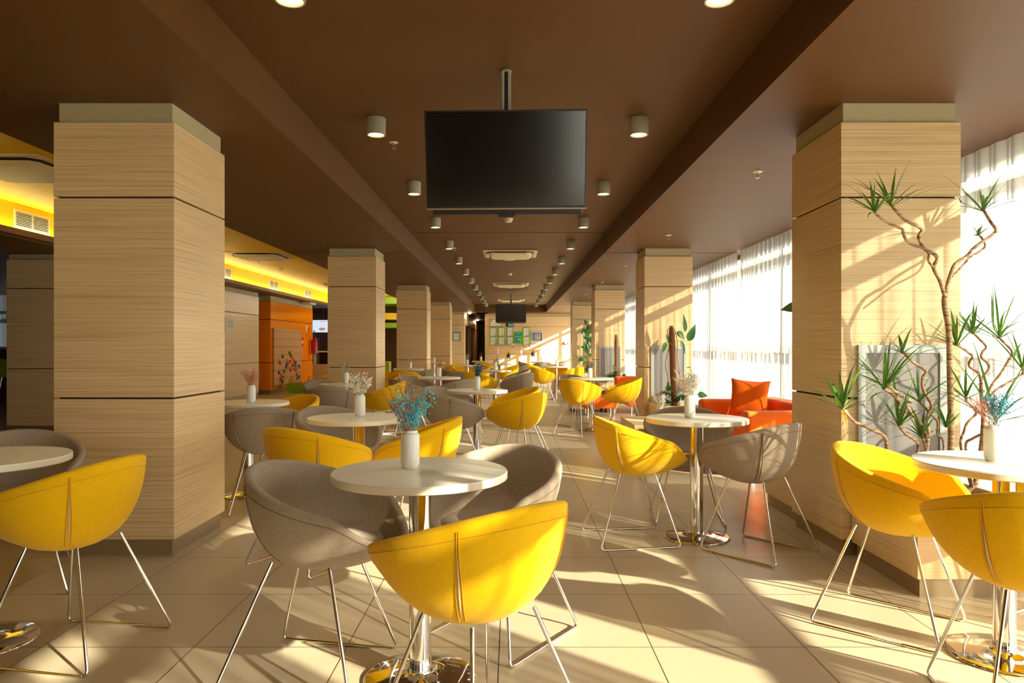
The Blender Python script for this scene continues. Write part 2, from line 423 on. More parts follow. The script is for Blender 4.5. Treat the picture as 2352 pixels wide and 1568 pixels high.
CUR = [(-6.9, -1.75, 'sheer white curtain of the window behind the viewer'),
       (-1.45, -.85, 'narrow sheer white curtain panel nearest behind the viewer'),
       (-.55, .12, 'narrow sheer white curtain panel just outside the right edge, lower one'),
       (.58, 1.05, 'narrow sheer white curtain panel out of frame beside the front right table'),
       (1.42, 1.52, 'tightly gathered sheer white curtain strip out of frame on the right'),
       (1.98, 3.95, 'sheer white curtain out of frame beside the nearest right planter'),
       (4.13, 4.24, 'gathered strip of sheer curtain out of frame behind the nearest right pillar'),
       (4.36, 5.30, 'sheer white curtain behind the dracaenas at the right edge'),
       (5.42, 7.4, 'sheer white curtain hidden behind the nearest right pillar'),
       (7.46, 10.26, 'sheer white curtain panel directly behind the orange sofa with the cushion'),
       (10.38, 13.26, 'sheer white curtain panel beyond the orange sofa, beside the second right pillar'),
       (13.36, 19.0, 'sheer white curtain hidden behind the second and third right pillars'),
       (19.02, 22.0, 'thin slice of sheer curtain seen right of the third right pillar'),
       (22.02, 26.6, 'sheer white curtain farthest back beside the fourth right pillar')]
for i, (a, b, lab) in enumerate(CUR): curtain(a, b, lab, i+3)

# cove light
o = B().box(-5.735, -5.70, Y0+.2, 26.4, 2.501, 2.507).build('cove_light', M['led']); tag(o, 'warm strip light glowing along the ledge under the yellow ceiling', 'light')

# ------------------------------------------------------------------ ceiling equipment
def make_downlight():
    t = thing('ceiling_downlight', 'x', 'ceiling light')
    B().lathe([(0, 0), (.066, 0), (.069, -.003), (.069, -.122), (.067, -.125), (.060, -.125), (.056, -.118), (.056, -.108), (0, -.108)], 32).build('housing', M['lamp'], t, 40)
    B().lathe([(.050, -.1085), (.050, -.113), (.046, -.116), (0, -.1165)], 24).build('bulb', M['bulb'], t, 40)
    return t
dl = make_downlight(); first = True
on = ['nearest', 'second', 'third', 'fourth', 'fifth', 'sixth', 'seventh', 'eighth', 'ninth', 'tenth', 'eleventh', 'twelfth', 'farthest']
for sd, x in (('left', -.99), ('right', .925)):
    for k in range(13):
        y = 3.2+2.03*k; lab = f'grey cylindrical ceiling downlight, {on[k]} in the {sd} row of the brown coffer'
        if first: dl.location = (x, y, ZM); tag(dl, lab, 'ceiling light', 'downlights in two rows'); first = False
        else: dup(dl, (x, y, ZM), 0, lab, 'downlights in two rows')
        L = bpy.data.lights.get('downlight') or bpy.data.lights.new('downlight', 'SPOT')
        L.energy = 22; L.color = (1, .88, .66); L.spot_size = rad(110); L.spot_blend = .8; L.shadow_soft_size = .04
        lo = bpy.data.objects.new('downlight_beam', L); C.objects.link(lo); lo.location = (x, y, ZM-.135)

def cassette(x, y, label, z=ZM):
    t = thing('air_conditioner', label, 'air conditioner', (x, y, z), group='ceiling air conditioners')
    B().box(-.475, .475, -.475, .475, -.02, -.001).build('frame', M['cream'], t, bevel=.006)
    s = B(); pr = []
    def octo(h, c): return [(-h+c, -h), (h-c, -h), (h, -h+c), (h, h-c), (h-c, h), (-h+c, h), (-h, h-c), (-h, -h+c)]
    def slab(b, h, c, z0, z1, h2):
        lo, hi = octo(h, c), octo(h2, c); v = [(x_, y_, z0) for x_, y_ in lo]+[(x_, y_, z1) for x_, y_ in hi]
        b.add(v, [tuple(range(7, -1, -1)), tuple(range(8, 16))]+[(i, (i+1) % 8, 8+(i+1) % 8, 8+i) for i in range(8)])
    a = B(); slab(a, .40, .09, -.034, -.02, .41); a.build('air_slot', M['black'], t)
    a = B(); slab(a, .33, .06, -.075, -.034, .375); a.build('centre_panel', M['cream'], t, bevel=.004)
    f = B()
    for dx, dy in ((0, 1), (0, -1), (1, 0), (-1, 0)):
        f.obox((dx*.392, dy*.392, -.043), (abs(dy), abs(dx), 0), (dx, dy, -.35), (dx*.35, dy*.35, 1), .27, .020, .004)
    f.build('louvre', M['cream'], t)
for y, l in ((12.8, 'square cream air-conditioning cassette, nearest in the middle brown ceiling'), (19.1, 'square cream air-conditioning cassette, second in the middle brown ceiling'), (25.4, 'square cream air-conditioning cassette behind the far television')):
    cassette(-.03, y, l)
for y, l in ((6.65, 'cream air-conditioning cassette in the yellow ceiling left of the nearest left pillar'), (13.0, 'cream air-conditioning cassette in the yellow ceiling between first and second left pillars'), (19.2, 'cream air-conditioning cassette in yellow ceiling, half hidden by second left pillar'), (24.6, 'cream air-conditioning cassette farthest back in the yellow ceiling')):
    cassette(-4.55, y, l)
for y, l in ((13.72, 'round cream ceiling speaker behind the nearest middle air conditioner'), (20.25, 'round cream ceiling speaker behind the second middle air conditioner')):
    o = B().lathe([(0, -.012), (.09, -.012), (.112, -.006), (.115, -.0005), (0, -.0005)], 32, (-.045, y, ZM)).build('ceiling_speaker', M['cream'], None, 40); tag(o, l, 'speaker', 'ceiling speakers')
o = B().lathe([(0, -.012), (.09, -.012), (.112, -.006), (.115, -.0005), (0, -.0005)], 32, (-4.05, 14.3, ZM)).build('ceiling_speaker', M['cream'], None, 40); tag(o, 'round speaker in the yellow ceiling beside the air conditioner', 'speaker')
for x, y, l in ((-.045, 9.33, 'white smoke detector on the ceiling just beyond the near television'), (-.05, 16.3, 'small white smoke detector between the first two middle air conditioners'), (-4.9, 15.2, 'white smoke detector on the yellow ceiling')):
    t = thing('smoke_detector', l, 'smoke detector', (x, y, ZM), group='smoke detectors')
    B().lathe([(0, -.012), (.058, -.012), (.062, -.006), (.062, -.0005), (0, -.0005)], 28).build('base', M['cream'], t, 40)
    B().lathe([(0, -.05), (.03, -.05), (.046, -.042), (.05, -.03), (.05, -.013), (0, -.013)], 28).build('head', M['cream'], t, 40)
def sprinkler(x, y, z, l):
    t = thing('sprinkler', l, 'sprinkler', (x, y, z), group='ceiling sprinklers')
    B().lathe([(0, -.006), (.03, -.006), (.038, -.001), (0, -.001)], 20).build('flange', M['cream'], t, 40)
    B().tube([(0, 0, -.004), (0, 0, -.02)], .009, 10).tube([(.008, 0, -.02), (.014, 0, -.035), (0, 0, -.05)], .002, 6).tube([(-.008, 0, -.02), (-.014, 0, -.035), (0, 0, -.05)], .002, 6).lathe([(0, -.052), (.015, -.051), (0, -.049)], 12).build('nozzle', M['steel'], t, 40)
    B().tube([(0, 0, -.02), (0, 0, -.047)], .003, 6).build('glass_bulb', M['red'], t, 40)
for i, y in enumerate((5.85, 12.1, 15.3, 18.5)): sprinkler(-.965, y+.0, ZM, 'small ceiling sprinkler in the left lamp row, '+['nearest', 'second', 'third', 'fourth'][i]+' from the viewer')
for i, y in enumerate((5.64, 8.85, 12.2, 15.3, 18.7, 22.0, 25.2)): sprinkler(1.93, y, ZC, 'small ceiling sprinkler over the window aisle, '+on[i]+' from the viewer')
for i, (x, y) in enumerate(((-4.9, 13.9), (-4.4, 17.2))): sprinkler(x, y, ZM, ['small ceiling sprinkler in the yellow ceiling nearer the pillar', 'small ceiling sprinkler in the yellow ceiling farther back'][i])
for i, y in enumerate((5.4, 8.28, 11.15, 14.05, 17.0, 19.9)):
    t = thing('vent_grille', 'cream air vent grille on the glowing yellow wall, '+on[i]+' along the wall', 'vent', (-5.75, y, 2.665), group='vent grilles on the yellow wall')
    B().box(0, .012, 0, .63, -.105, -.085).box(0, .012, 0, .63, .085, .105).box(0, .012, 0, .025, -.085, .085).box(0, .012, .605, .63, -.085, .085).box(0, .012, .305, .325, -.085, .085).build('frame', M['cream'], t)
    s = B()
    for k in range(9): s.obox((.006, .315, -.075+k*.01875), (1, 0, -.5), (0, 1, 0), (.5, 0, 1), .006, .29, .0025)
    s.build('slats', M['cream'], t); B().box(.0005, .002, .02, .61, -.09, .09).build('backing', M['dark'], t)

def television(loc, w, h, tilt, yaw, label, poleZ):
    t = thing('television', label, 'television', loc)
    R = Matrix.Rotation(yaw, 3, 'Z') @ Matrix.Rotation(tilt, 3, 'X')
    def part(name, b, mat, bevel=0):
        b.v = [tuple(R @ Vector(p)) for p in b.v]; return b.build(name, mat, t, bevel=bevel)
    part('bezel', B().box(-w/2, w/2, .0, .035, -h/2, h/2), M['black'], .003)
    part('screen', B().box(-w/2+.011, w/2-.011, -.002, .004, -h/2+.016, h/2-.011), M['screen'])
    part('back_cover', B().box(-w/2+.03, w/2-.02, .035, .085, -h/2-.035, h/2-.09), M['black'], .008)
    part('bottom_trim', B().box(-w/2, w/2, -.004, .03, -h/2-.006, -h/2+.004), M['plinth'])
    part('wall_bracket', B().box(-.2, .2, .085, .11, -.15, .15).box(-.05, .05, .03, .075, -h/2-.05, -h/2-.03), M['black'])
    dz = ZM-loc[2]
    pl = B().box(-.028, -.010, .07, .12, -.12, dz-.001).box(.010, .028, .07, .12, -.12, dz-.001).box(-.03, .03, .11, .125, -.1, dz-.001)
    pl.build('pole', M['lamp'], t, bevel=.004); B().box(-.010, .010, .08, .11, -.12, dz-.002).build('pole_channel', M['black'], t)
    B().lathe([(0, dz-.012), (.034, dz-.010), (.034, dz-.001), (0, dz-.001)], 20, (0, .095, 0)).build('ceiling_plate', M['lamp'], t, 40)
    return t
television((-.036, 4.24, 2.284), .955, .566, rad(11), rad(-2.0), 'large black wall-type television hanging nearest from the brown ceiling', ZM)
t2 = television((-.034, 22.3, 2.222), .95, .56, rad(6), 0, 'smaller-looking black television hanging far back in front of the certificates', ZM)
B().box(-.15, -.08, .02, .06, -.40, -.31).build('receiver_box', M['black'], t2)

# ------------------------------------------------------------------ chairs
TABLE_XY = [(-.327, 2.555), (-2.12, 2.87), (1.88, 2.74), (1.145, 4.45), (-.964, 4.5), (-2.1, 5.72), (-.355, 7.3), (-1.98, 8.5), (1.13, 10.2), (-1.056, 10.4), (-.317, 13.4), (-2.06, 14.3), (.989, 16.2), (-1.06, 17.0), (-.326, 18.5), (.86, 21.0), (-2.2, 20.2), (-.92, 22.0)]
ZB = .39
def rimz(phi):
    u = (1-math.cos(phi))/2
    s = min(1, max(0, (u-.70)/.30)); s = s*s*(3-2*s)
    return .745-.185*u-.075*s
def rimr(phi):      # phi measured from the back
    return .283+.008*(1-math.cos(phi))/2 + .010*math.sin(phi)**2
def outer(phi, t):
    z = rimz(phi); R = rimr(phi)
    u = (1-math.cos(phi))/2
    return bez((0, ZB), (.215-.075*u, ZB-.008+.006*u), (R-.012-.045*u*u, ZB+(.36+.22*u)*(z-ZB)), (R, z), t)
def shell_mesh():
    n = 56; prof_n = None; v = []; f = []
    for i in range(n):
        phi = 2*PI*i/n; z = rimz(phi); R = rimr(phi); pr = []
        for k in range(1, 13): pr.append(outer(phi, k/12))
        th = .034
        for a in (30, 70, 110, 150):
            pr.append((R-th/2+th/2*math.cos(rad(a)), z+.012*math.sin(rad(a))))
        zi = min(.462, z-.03)
        for k in range(0, 9):
            pr.append(bez((R-th, z), (R-th-.012, zi+.40*(z-zi)), (.19, zi), (.0, zi-.006), k/9))
        prof_n = len(pr)
        for r, zz in pr: v.append((-r*math.cos(phi), r*math.sin(phi), zz))
    for i in range(n):
        j = (i+1) % n
        for k in range(prof_n-1): f.append((i*prof_n+k, i*prof_n+k+1, j*prof_n+k+1, j*prof_n+k))
    b = len(v); v.append((0, 0, ZB)); v.append((0, 0, .455))
    for i in range(n):
        j = (i+1) % n; f.append((b, i*prof_n, j*prof_n)); f.append((b+1, j*prof_n+prof_n-1, i*prof_n+prof_n-1))
    return v, f
def make_chair(fab, stitch, name):
    t = thing('tub_chair', 'x', 'chair')
    b = B(); v, f = shell_mesh(); b.add(v, f); b.build('shell', M[fab], t, 180)
    # seat pad
    pb = B(); prof = [(0, .462), (.10, .463), (.19, .463), (.212, .468), (.218, .478), (.210, .488), (.18, .494), (.09, .497), (0, .498)]
    pb.lathe(prof, 40, (.012, 0, 0), .86, .92); pb.build('seat_pad', M[fab], t, 60)
    zb = []
    for sgn in (1, -1):
        ph = sgn*rad(45)
        pts = []
        for k in range(11):
            r, z = outer(ph, .42+.46*k/10); nr = .0015
            pts.append((-(r+nr)*math.cos(ph), (r+nr)*math.sin(ph), z))
        rr = [.0035*max(.25, math.sin(PI*(k+.4)/10.8)) for k in range(11)]
        zp = B().tube(pts, rr, 6).build('zip', M['zip'], t, 60)
        lips = B()
        for d in (-.009, .009):
            q = []
            for k in range(14):
                tt = .36+.62*k/13; r, z = outer(ph, tt); a2 = ph+d*min(1, max(.25, (1-tt)*3))/max(r, .1)*1.0
                q.append((-(r+.0008)*math.cos(a2), (r+.0008)*math.sin(a2), z))
            lips.tube(q, .0022, 6)
        lips.build('zip_seam', M[stitch], t, 60)
    q = []
    for i in range(57):
        ph = 2*PI*i/56; r, z = outer(ph, .945); q.append((-(r+.0002)*math.cos(ph), (r+.0002)*math.sin(ph), z))
    B().tube(q, .0014, 5, False).build('rim_stitching', M[stitch], t, 60)
    for s in (1, -1):
        pts = [(-.155, s*.115, .425), (-.305, s*.235, .0062), (.185, s*.225, .0062), (.06, s*.115, .425)]
        B().tube(fillet(pts, .028), .0062, 10).build('sled_leg', M['chrome'], t, 60)
    return t
protoY = make_chair('yellow', 'yellowstitch', 'y'); protoG = make_chair('grey', 'greystitch', 'g')
CHAIRS = [
 ('y', -.125, 2.12, 132, 'mustard yellow tub chair with its back to the viewer at the nearest round table'),
 ('g', -.668, 2.60, -11, 'taupe grey tub chair left of the nearest round table, seat facing right'),
 ('g', -.09, 2.90, 236, 'dark-looking grey tub chair behind the nearest round table, turned to the viewer'),
 ('y', -1.765, 2.83, 170, 'mustard yellow tub chair at the left edge in front of the nearest left pillar'),
 ('g', -2.4, 3.46, -60, 'grey tub chair mostly hidden behind the round table at the left edge'),
 ('y', 1.655, 3.03, -43, 'sunlit yellow tub chair left of the table beside the dracaena planter'),
 ('y', 1.68, 2.36, 79, 'yellow tub chair cut by the right edge, its back to the viewer'),
 ('y', 2.36, 2.98, 205, 'yellow tub chair barely visible behind the tabletop at the right edge'),
 ('y', .78, 4.41, 8, 'bright yellow tub chair left of the table in front of the orange sofa'),
 ('g', 1.388, 4.195, 130, 'grey tub chair with leaf-shaped sun spots beside the nearest right pillar'),
 ('g', 1.19, 4.86, -98, 'grey tub chair behind the tabletop in front of the orange sofa'),
 ('y', -1.08, 4.0, 60, 'yellow tub chair behind the nearest grey chair, back turned to the viewer'),
 ('y', -.585, 4.38, 176, 'yellow tub chair behind the vase of blue flowers, facing left'),
 ('g', -1.2, 4.98, -42, 'grey tub chair behind the table with bushy white flowers'),
 ('g', -1.84, 5.3, 111, 'grey tub chair with a sun patch beside the nearest left pillar'),
 ('y', -1.96, 6.2, 232, 'yellow tub chair just behind the sun-patched grey chair by the left pillar'),
 ('y', .02, 6.82, 145, 'yellow tub chair with bright sun stripes right of the middle table, front one of two'),
 ('y', .02, 7.58, 196, 'yellow tub chair tucked behind the sun-striped yellow chair in the middle aisle'),
 ('g', -.54, 6.75, 44, 'large grey tub chair behind the blue flowers at the middle table'),
 ('g', -.64, 7.65, -28, 'grey tub chair behind the middle table, its seat open to the viewer'),
 ('g', -1.97, 7.88, 93, 'grey tub chair seen squarely from behind in front of the second left pillar'),
 ('g', -2.32, 9.0, -45, 'grey tub chair left behind the squarely seen grey chair, near the toy bins'),
 ('y', -1.6, 8.85, 180, 'yellow tub chair facing left in front of the second left pillar'),
 ('g', -1.38, 9.68, 30, 'grey tub chair just right of the yellow chair by the second left pillar'),
 ('g', -.77, 9.65, 140, 'pale grey tub chair in front of the table with reddish twigs'),
 ('g', -1.42, 10.75, -30, 'dark grey tub chair left of the post of the table with reddish twigs'),
 ('y', -2.05, 11.35, 215, 'yellow tub chair half hidden by the second left pillar'),
 ('y', -1.95, 13.1, 80, 'yellow tub chair in front of the small-looking table by the third left pillar'),
 ('y', -2.5, 14.4, 0, 'yellow tub chair peeking out left of the table by the third left pillar'),
 ('g', -1.77, 13.8, 160, 'grey tub chair facing left beyond the table with reddish twigs'),
 ('g', -1.17, 14.3, 20, 'grey tub chair facing right beyond the table with reddish twigs'),
 ('g', -.86, 12.7, 75, 'pale grey tub chair left of the yellow chair with teal flowers in front'),
 ('y', -.47, 12.05, 47, 'yellow tub chair directly behind the vase of teal flowers'),
 ('g', .06, 12.0, 150, 'grey tub chair with a bright sunlit edge in the middle aisle'),
 ('g', -.02, 13.5, 190, 'shaded grey tub chair behind the grey chair with the sunlit edge'),
 ('y', -.75, 15.6, 200, 'yellow tub chair behind the teal flowers, right of the far left table'),
 ('y', -1.2, 17.75, 300, 'yellow tub chair far back left, behind the vase with pale flowers'),
 ('y', -.12, 16.8, 150, 'yellow tub chair with a sunlit corner far back in the middle'),
 ('g', .02, 18.3, 190, 'grey tub chair far back behind the yellow chair with the sunlit corner'),
 ('g', -.62, 18.1, 20, 'grey tub chair far back left of the distant middle table'),
 ('y', -.80, 21.3, 60, 'yellow tub chair under the farthest left table by the corridor'),
 ('y', -1.75, 20.6, 180, 'bright yellow tub chair between the fourth left pillar and far tables'),
 ('y', .68, 15.3, 25, 'sun-striped yellow tub chair left of the far right table'),
 ('y', .52, 19.3, 30, 'shaded yellow tub chair behind the sun-striped one left of the far right table'),
 ('y', 1.24, 15.3, 142, 'yellow tub chair right of the far right table, sunlit back edge'),
 ('y', 1.02, 16.85, 270, 'yellow tub chair hidden behind the post of the far right table'),
 ('g', .86, 20.2, 90, 'pale grey tub chair in front of the farthest right table'),
 ('g', 1.22, 21.0, 180, 'dark grey tub chair right of the farthest right table'),
 ('g', .5, 21.1, 0, 'grey tub chair left of the farthest right table'),
 ('y', .92, 9.7, 50, 'shaded yellow tub chair in front of the table with orange and teal flowers'),
 ('y', 1.52, 9.95, 176, 'yellow tub chair with light specks beside the second right pillar'),
 ('g', .98, 10.8, -60, 'grey tub chair behind the table with orange and teal flowers'),
]
TXY = TABLE_XY
pos = [[x, y] for _, x, y, _, _ in CHAIRS]
def seg_d(p, a, b):
    d = (b[0]-a[0], b[1]-a[1]); q = ((p[0]-a[0])*d[0]+(p[1]-a[1])*d[1])/(d[0]**2+d[1]**2); q = max(0, min(1, q))
    return math.hypot(p[0]-a[0]-q*d[0], p[1]-a[1]-q*d[1])
for it in range(60):
    for i, (c, x, y, h, lab) in enumerate(CHAIRS):
        if y < 5.0: continue
        ch, sh = math.cos(rad(h)), math.sin(rad(h))
        for tx, ty in TXY:
            for sg in (1, -1):
                a = (pos[i][0]-.305*ch-sg*.235*sh, pos[i][1]-.305*sh+sg*.235*ch); b = (pos[i][0]+.185*ch-sg*.225*sh, pos[i][1]+.185*sh+sg*.225*ch)
                if seg_d((tx, ty), a, b) < .212 or math.hypot(pos[i][0]-tx, pos[i][1]-ty) < .40:
                    dx, dy = pos[i][0]-tx, pos[i][1]-ty; l = math.hypot(dx, dy); pos[i][0] += dx/l*.012; pos[i][1] += dy/l*.012
        for j in range(len(CHAIRS)):
            if j == i: continue
            dx, dy = pos[i][0]-pos[j][0], pos[i][1]-pos[j][1]; l = math.hypot(dx, dy)
            if l < .605:
                k = (.605-l)*(.5 if CHAIRS[j][2] >= 5 else 1.0); pos[i][0] += dx/l*k; pos[i][1] += dy/l*k
CHAIRS = [(c, p[0], p[1], h, lab) for (c, _, _, h, lab), p in zip(CHAIRS, pos)]
used = set()
for c, x, y, h, lab in CHAIRS:
    pr = protoY if c == 'y' else protoG; g = 'yellow tub chairs' if c == 'y' else 'grey tub chairs'
    if c not in used:
        used.add(c); pr.location = (x, y, 0); pr.rotation_euler = (0, 0, rad(h)); tag(pr, lab, 'chair', g)
    else: dup(pr, (x, y, 0), rad(h), lab, g)

# ------------------------------------------------------------------ tables and vases
def make_table():
    t = thing('round_table', 'x', 'table')
    B().lathe([(0, .7115), (.306, .7115), (.31, .714), (.31, .7375), (.3085, .74), (0, .74)], 72).build('tabletop', M['table'], t, 40)
    B().lathe([(.3103, .7145), (.3112, .7155), (.3112, .736), (.3103, .737)], 72).build('edge_band', M['tableedge'], t, 40)
    B().lathe([(0, .02), (.0395, .02), (.0395, .70), (0, .70)], 32).build('post', M['chrome'], t, 40)
    B().lathe([(0, .0), (.197, .0), (.2, .004), (.199, .008), (.19, .013), (.10, .019), (.05, .024), (.045, .03), (0, .03)], 56).build('base', M['chrome'], t, 50)
    B().lathe([(0, .698), (.11, .698), (.115, .702), (.115, .7110), (0, .7110)], 28).build('top_plate', M['black'], t, 40)
    return t
def make_vase():
    return B().lathe([(0, 0), (.025, 0), (.029, .003), (.0335, .015), (.034, .02), (.034, .117), (.0325, .124), (.027, .129), (.026, .136), (.0245, .1375), (.022, .136), (.022, .02), (0, .02)], 40).build('vase', M['ceramic'], None, 35)
def flowers(loc, style, label, seed, dens=1.0, sc=1.0, neck=.134):
    rng = random.Random(seed); t = thing('dried_flowers', label, 'dried flowers', loc, group='dried flower bunches')
    for col, stemcol, n, L, spread, fl, fr, bias, name in style:
        st = B(); bl = B()
        for i in range(max(1, int(n*min(1, dens+.25)))):
            a = rng.uniform(0, 2*PI); s = spread*rng.uniform(.3, 1.05); L1 = L*rng.uniform(.65, 1.1)*sc
            d = Vector((math.cos(a)*s+bias[0], math.sin(a)*s+bias[1], 1)).normalized()
            p0 = Vector((math.cos(a)*.008, math.sin(a)*.008, .03)); p1 = Vector((math.cos(a)*.014, math.sin(a)*.014, neck))
            bend = Vector((rng.uniform(-.3, .3), rng.uniform(-.3, .3), rng.uniform(-.25, .1)))
            pts = [p0, p1]; p = p1.copy(); dd = d.copy(); k = 5
            for j in range(k): p = p+dd*L1/k; dd = (dd+bend*.18).normalized(); pts.append(p.copy())
            tw = 1.7 if fr < .002 else 1.0
            st.tube(pts, [.0011*tw]*2+[(.001-.0001*j)*tw for j in range(k)], 4)
            m = max(1, int(fl*dens))
            for j in range(m):
                q = rng.uniform(.10 if fr > .003 else .4, 1); idx = 1+q*k; i0 = min(int(idx), k); base = pts[i0].lerp(pts[min(i0+1, k+1)], idx-i0)
                off = Vector((rng.gauss(0, 1), rng.gauss(0, 1), rng.gauss(.5, .7)))*(.006+.010*q)*sc
                tip = base+off
                if off.length > .008: st.tube([base, tip], .0006, 3, False)
                bl.tet(tip, fr*rng.uniform(.6, 1.25)*(1.0 if dens > .8 else 1.25), rng)
        o = bl.build(name, M['f_'+col], t); o['kind'] = 'stuff'; st.build(name+'_stem', M['f_'+stemcol], o)
    return t
def twig(col, n=5, L=.16, spread=.5, bias=(0, 0)): return (col, col, n, L, spread, 7, .0018, bias, col+'_twig' if col != 'palepink' else 'pink_twig')
ST = {
 'bluefront': [('blue', 'stem', 17, .15, .50, 34, .0046, (.05, 0), 'blue_sprig'), ('amber', 'amber', 9, .175, .30, 26, .0019, (-.16, .1), 'amber_twig'), twig('coral', 7, .17, .75, (.0, 0))],
 'white': [('blossom', 'stem', 20, .12, .42, 40, .0062, (.03, 0), 'white_sprig'), twig('coral', 5, .165, .6, (0, 0)), ('blue', 'blue', 4, .13, .5, 8, .003, (0, 0), 'blue_sprig')],
 'coral': [('palepink', 'palepink', 12, .125, .45, 26, .0026, (.05, 0), 'pink_sprig'), twig('coral', 10, .14, .42, (-.15, 0)), ('amber', 'amber', 5, .11, .5, 16, .0026, (.3, 0), 'amber_sprig')],
 'teal': [('teal', 'teal', 16, .13, .38, 34, .0046, (0, 0), 'teal_sprig'), ('coral', 'coral', 4, .11, .45, 12, .003, (0, 0), 'coral_sprig')],
 'tealorange': [('teal', 'teal', 16, .085, .5, 26, .004, (0, 0), 'teal_sprig'), ('amber', 'coral', 12, .14, .26, 30, .0042, (-.02, 0), 'orange_sprig')],
 'pale': [('blossom', 'brown', 14, .12, .5, 28, .0040, (0, 0), 'white_sprig'), ('teal', 'teal', 4, .13, .25, 14, .003, (0, 0), 'teal_sprig'), twig('coral', 2, .15, .4)],
 'paleblue': [('blossom', 'blossom', 20, .16, .66, 38, .0036, (-.12, 0), 'white_sprig'), ('teal', 'teal', 5, .15, .28, 26, .004, (.1, 0), 'teal_sprig'), ('coral', 'coral', 4, .16, .4, 8, .002, (-.3, 0), 'coral_twig')],
 'red': [('coral', 'coral', 14, .14, .42, 14, .0024, (0, 0), 'coral_twig'), ('brown', 'brown', 6, .12, .5, 10, .0022, (0, 0), 'brown_twig')],
 'brown': [('brown', 'brown', 12, .12, .4, 16, .0034, (0, 0), 'brown_sprig'), ('teal', 'teal', 3, .12, .3, 10, .003, (0, 0), 'teal_sprig')],
 'sideteal': [('teal', 'teal', 13, .12, .4, 30, .003, (.25, 0), 'teal_sprig'), ('coral', 'coral', 5, .13, .4, 16, .0022, (-.45, .2), 'coral_twig'), ('palepink', 'palepink', 6, .15, .35, 20, .0018, (-.55, .2), 'pink_sprig')],
}
TABLES = [   # x, y, vase dx, style, density, label tail, vase tail, flower tail
 (-.327, 2.555, (-.042, .045), 'bluefront', 1.0, 'nearest round cream table with a chrome post, in the centre foreground', 'nearest white vase, holding bright blue dried flowers', 'bright blue and amber dried sprigs in the nearest vase'),
 (-2.12, 2.87, None, None, 0, 'round cream table cut off by the left edge', '', ''),
 (1.88, 2.74, (-.02, .03), 'sideteal', 1.0, 'round cream table cut off by the right edge, striped with sun', 'grey-shaded white vase at the right edge', 'teal dried flowers leaning right with pink twigs at the right edge'),
 (1.145, 4.45, (-.035, .03), 'paleblue', 1.0, 'round cream table in front of the orange sofa with cushion', 'white vase on the table in front of the orange sofa', 'wide airy white and teal dried bunch before the second right pillar'),
 (-.964, 4.5, (-.0, .05), 'white', 1.0, 'round cream table holding the bushy white flowers', 'white vase holding bushy cream white flowers with coral twigs', 'bushy cream white dried flowers with curling coral twigs'),
 (-2.1, 5.72, (.04, -.05), 'coral', .9, 'round cream table half behind the nearest left pillar', 'white vase on the table beside the nearest left pillar', 'pink and amber dried grasses in front of the wood wall'),
 (-.355, 7.3, (-.0, .0), 'teal', .8, 'round cream table in the middle aisle between grey and striped yellow chairs', 'white vase holding the tall teal dried flowers mid-aisle', 'tall teal dried flowers on the middle aisle table'),
 (-1.98, 8.5, (-.0, .05), 'pale', .6, 'round cream table in front of the second left pillar', 'white vase standing in front of the second left pillar', 'pale dried flowers with a red blade before the second left pillar'),
 (1.13, 10.2, (-.02, .0), 'tealorange', .7, 'round cream table behind the two shaded yellow chairs by the second right pillar', 'white vase with orange and teal flowers by the right pillars', 'orange over teal dried flowers before the third right pillar'),
 (-1.056, 10.4, (-.0, .0), 'red', .6, 'round cream table with reddish twigs between taupe chairs', 'white vase holding reddish twigs', 'bunch of reddish dried twigs in the middle distance'),
 (-.317, 13.4, (.0, .0), 'brown', .5, 'round cream table right behind the teal flowers in the far middle', 'white vase of brown and teal sprigs in the far middle', 'brown and teal dried sprigs on the far middle table'),
 (-2.06, 14.3, (.03, .0), 'pale', .5, 'round cream table in front of the third left pillar', 'white vase in front of the third left pillar', 'airy pale dried bunch in front of the third left pillar'),
 (.989, 16.2, (.03, .0), 'pale', .45, 'round cream table between sun-striped yellow chairs far right', 'white vase on the far right table among yellow chairs', 'pale dried bunch against the sunlit back wall'),
 (-1.06, 17.0, (.0, .0), 'pale', .45, 'round cream table far back left of the teal flowers', 'white vase far back in front of the corridor', 'pale and coral dried bunch in front of the corridor'),
 (-.326, 18.5, (-.03, .0), 'brown', .4, 'round cream table behind the far middle table', 'white vase behind the far middle vase', 'greyish dried bunch behind the far middle bunch'),
 (.86, 21.0, (.0, .0), 'brown', .35, 'farthest round table on the right in front of the console', 'dark-looking slim vase before the console shelf', 'dark brown dried stalks before the console shelf'),
 (-2.2, 20.2, (.01, .0), 'pale', .35, 'round table between the third and fourth left pillars', 'white vase between the third and fourth left pillars', 'pale dried bunch between the third and fourth left pillars'),
 (-.92, 22.0, (-.03, .0), 'red', .35, 'farthest round table on the left beside the corridor', 'white vase farthest left before the corridor edge', 'pinkish dried bunch farthest left before the corridor edge'),
]
tb = make_table(); vs = make_vase()
for i, (x, y, vo, st, dn, l1, l2, l3) in enumerate(TABLES):
    if i == 0: tb.location = (x, y, 0); tag(tb, l1, 'table', 'round pedestal tables')
    else: dup(tb, (x, y, 0), rad(20*i), l1, 'round pedestal tables')
    if vo:
        if i == 0: v = vs
        else: v = vs.copy(); C.objects.link(v)
        v.location = (x+vo[0], y+vo[1], .7402); tag(v, l2, 'vase', 'white vases')
        flowers((x+vo[0], y+vo[1], .7402), ST[st], l3, 40+i, dn)

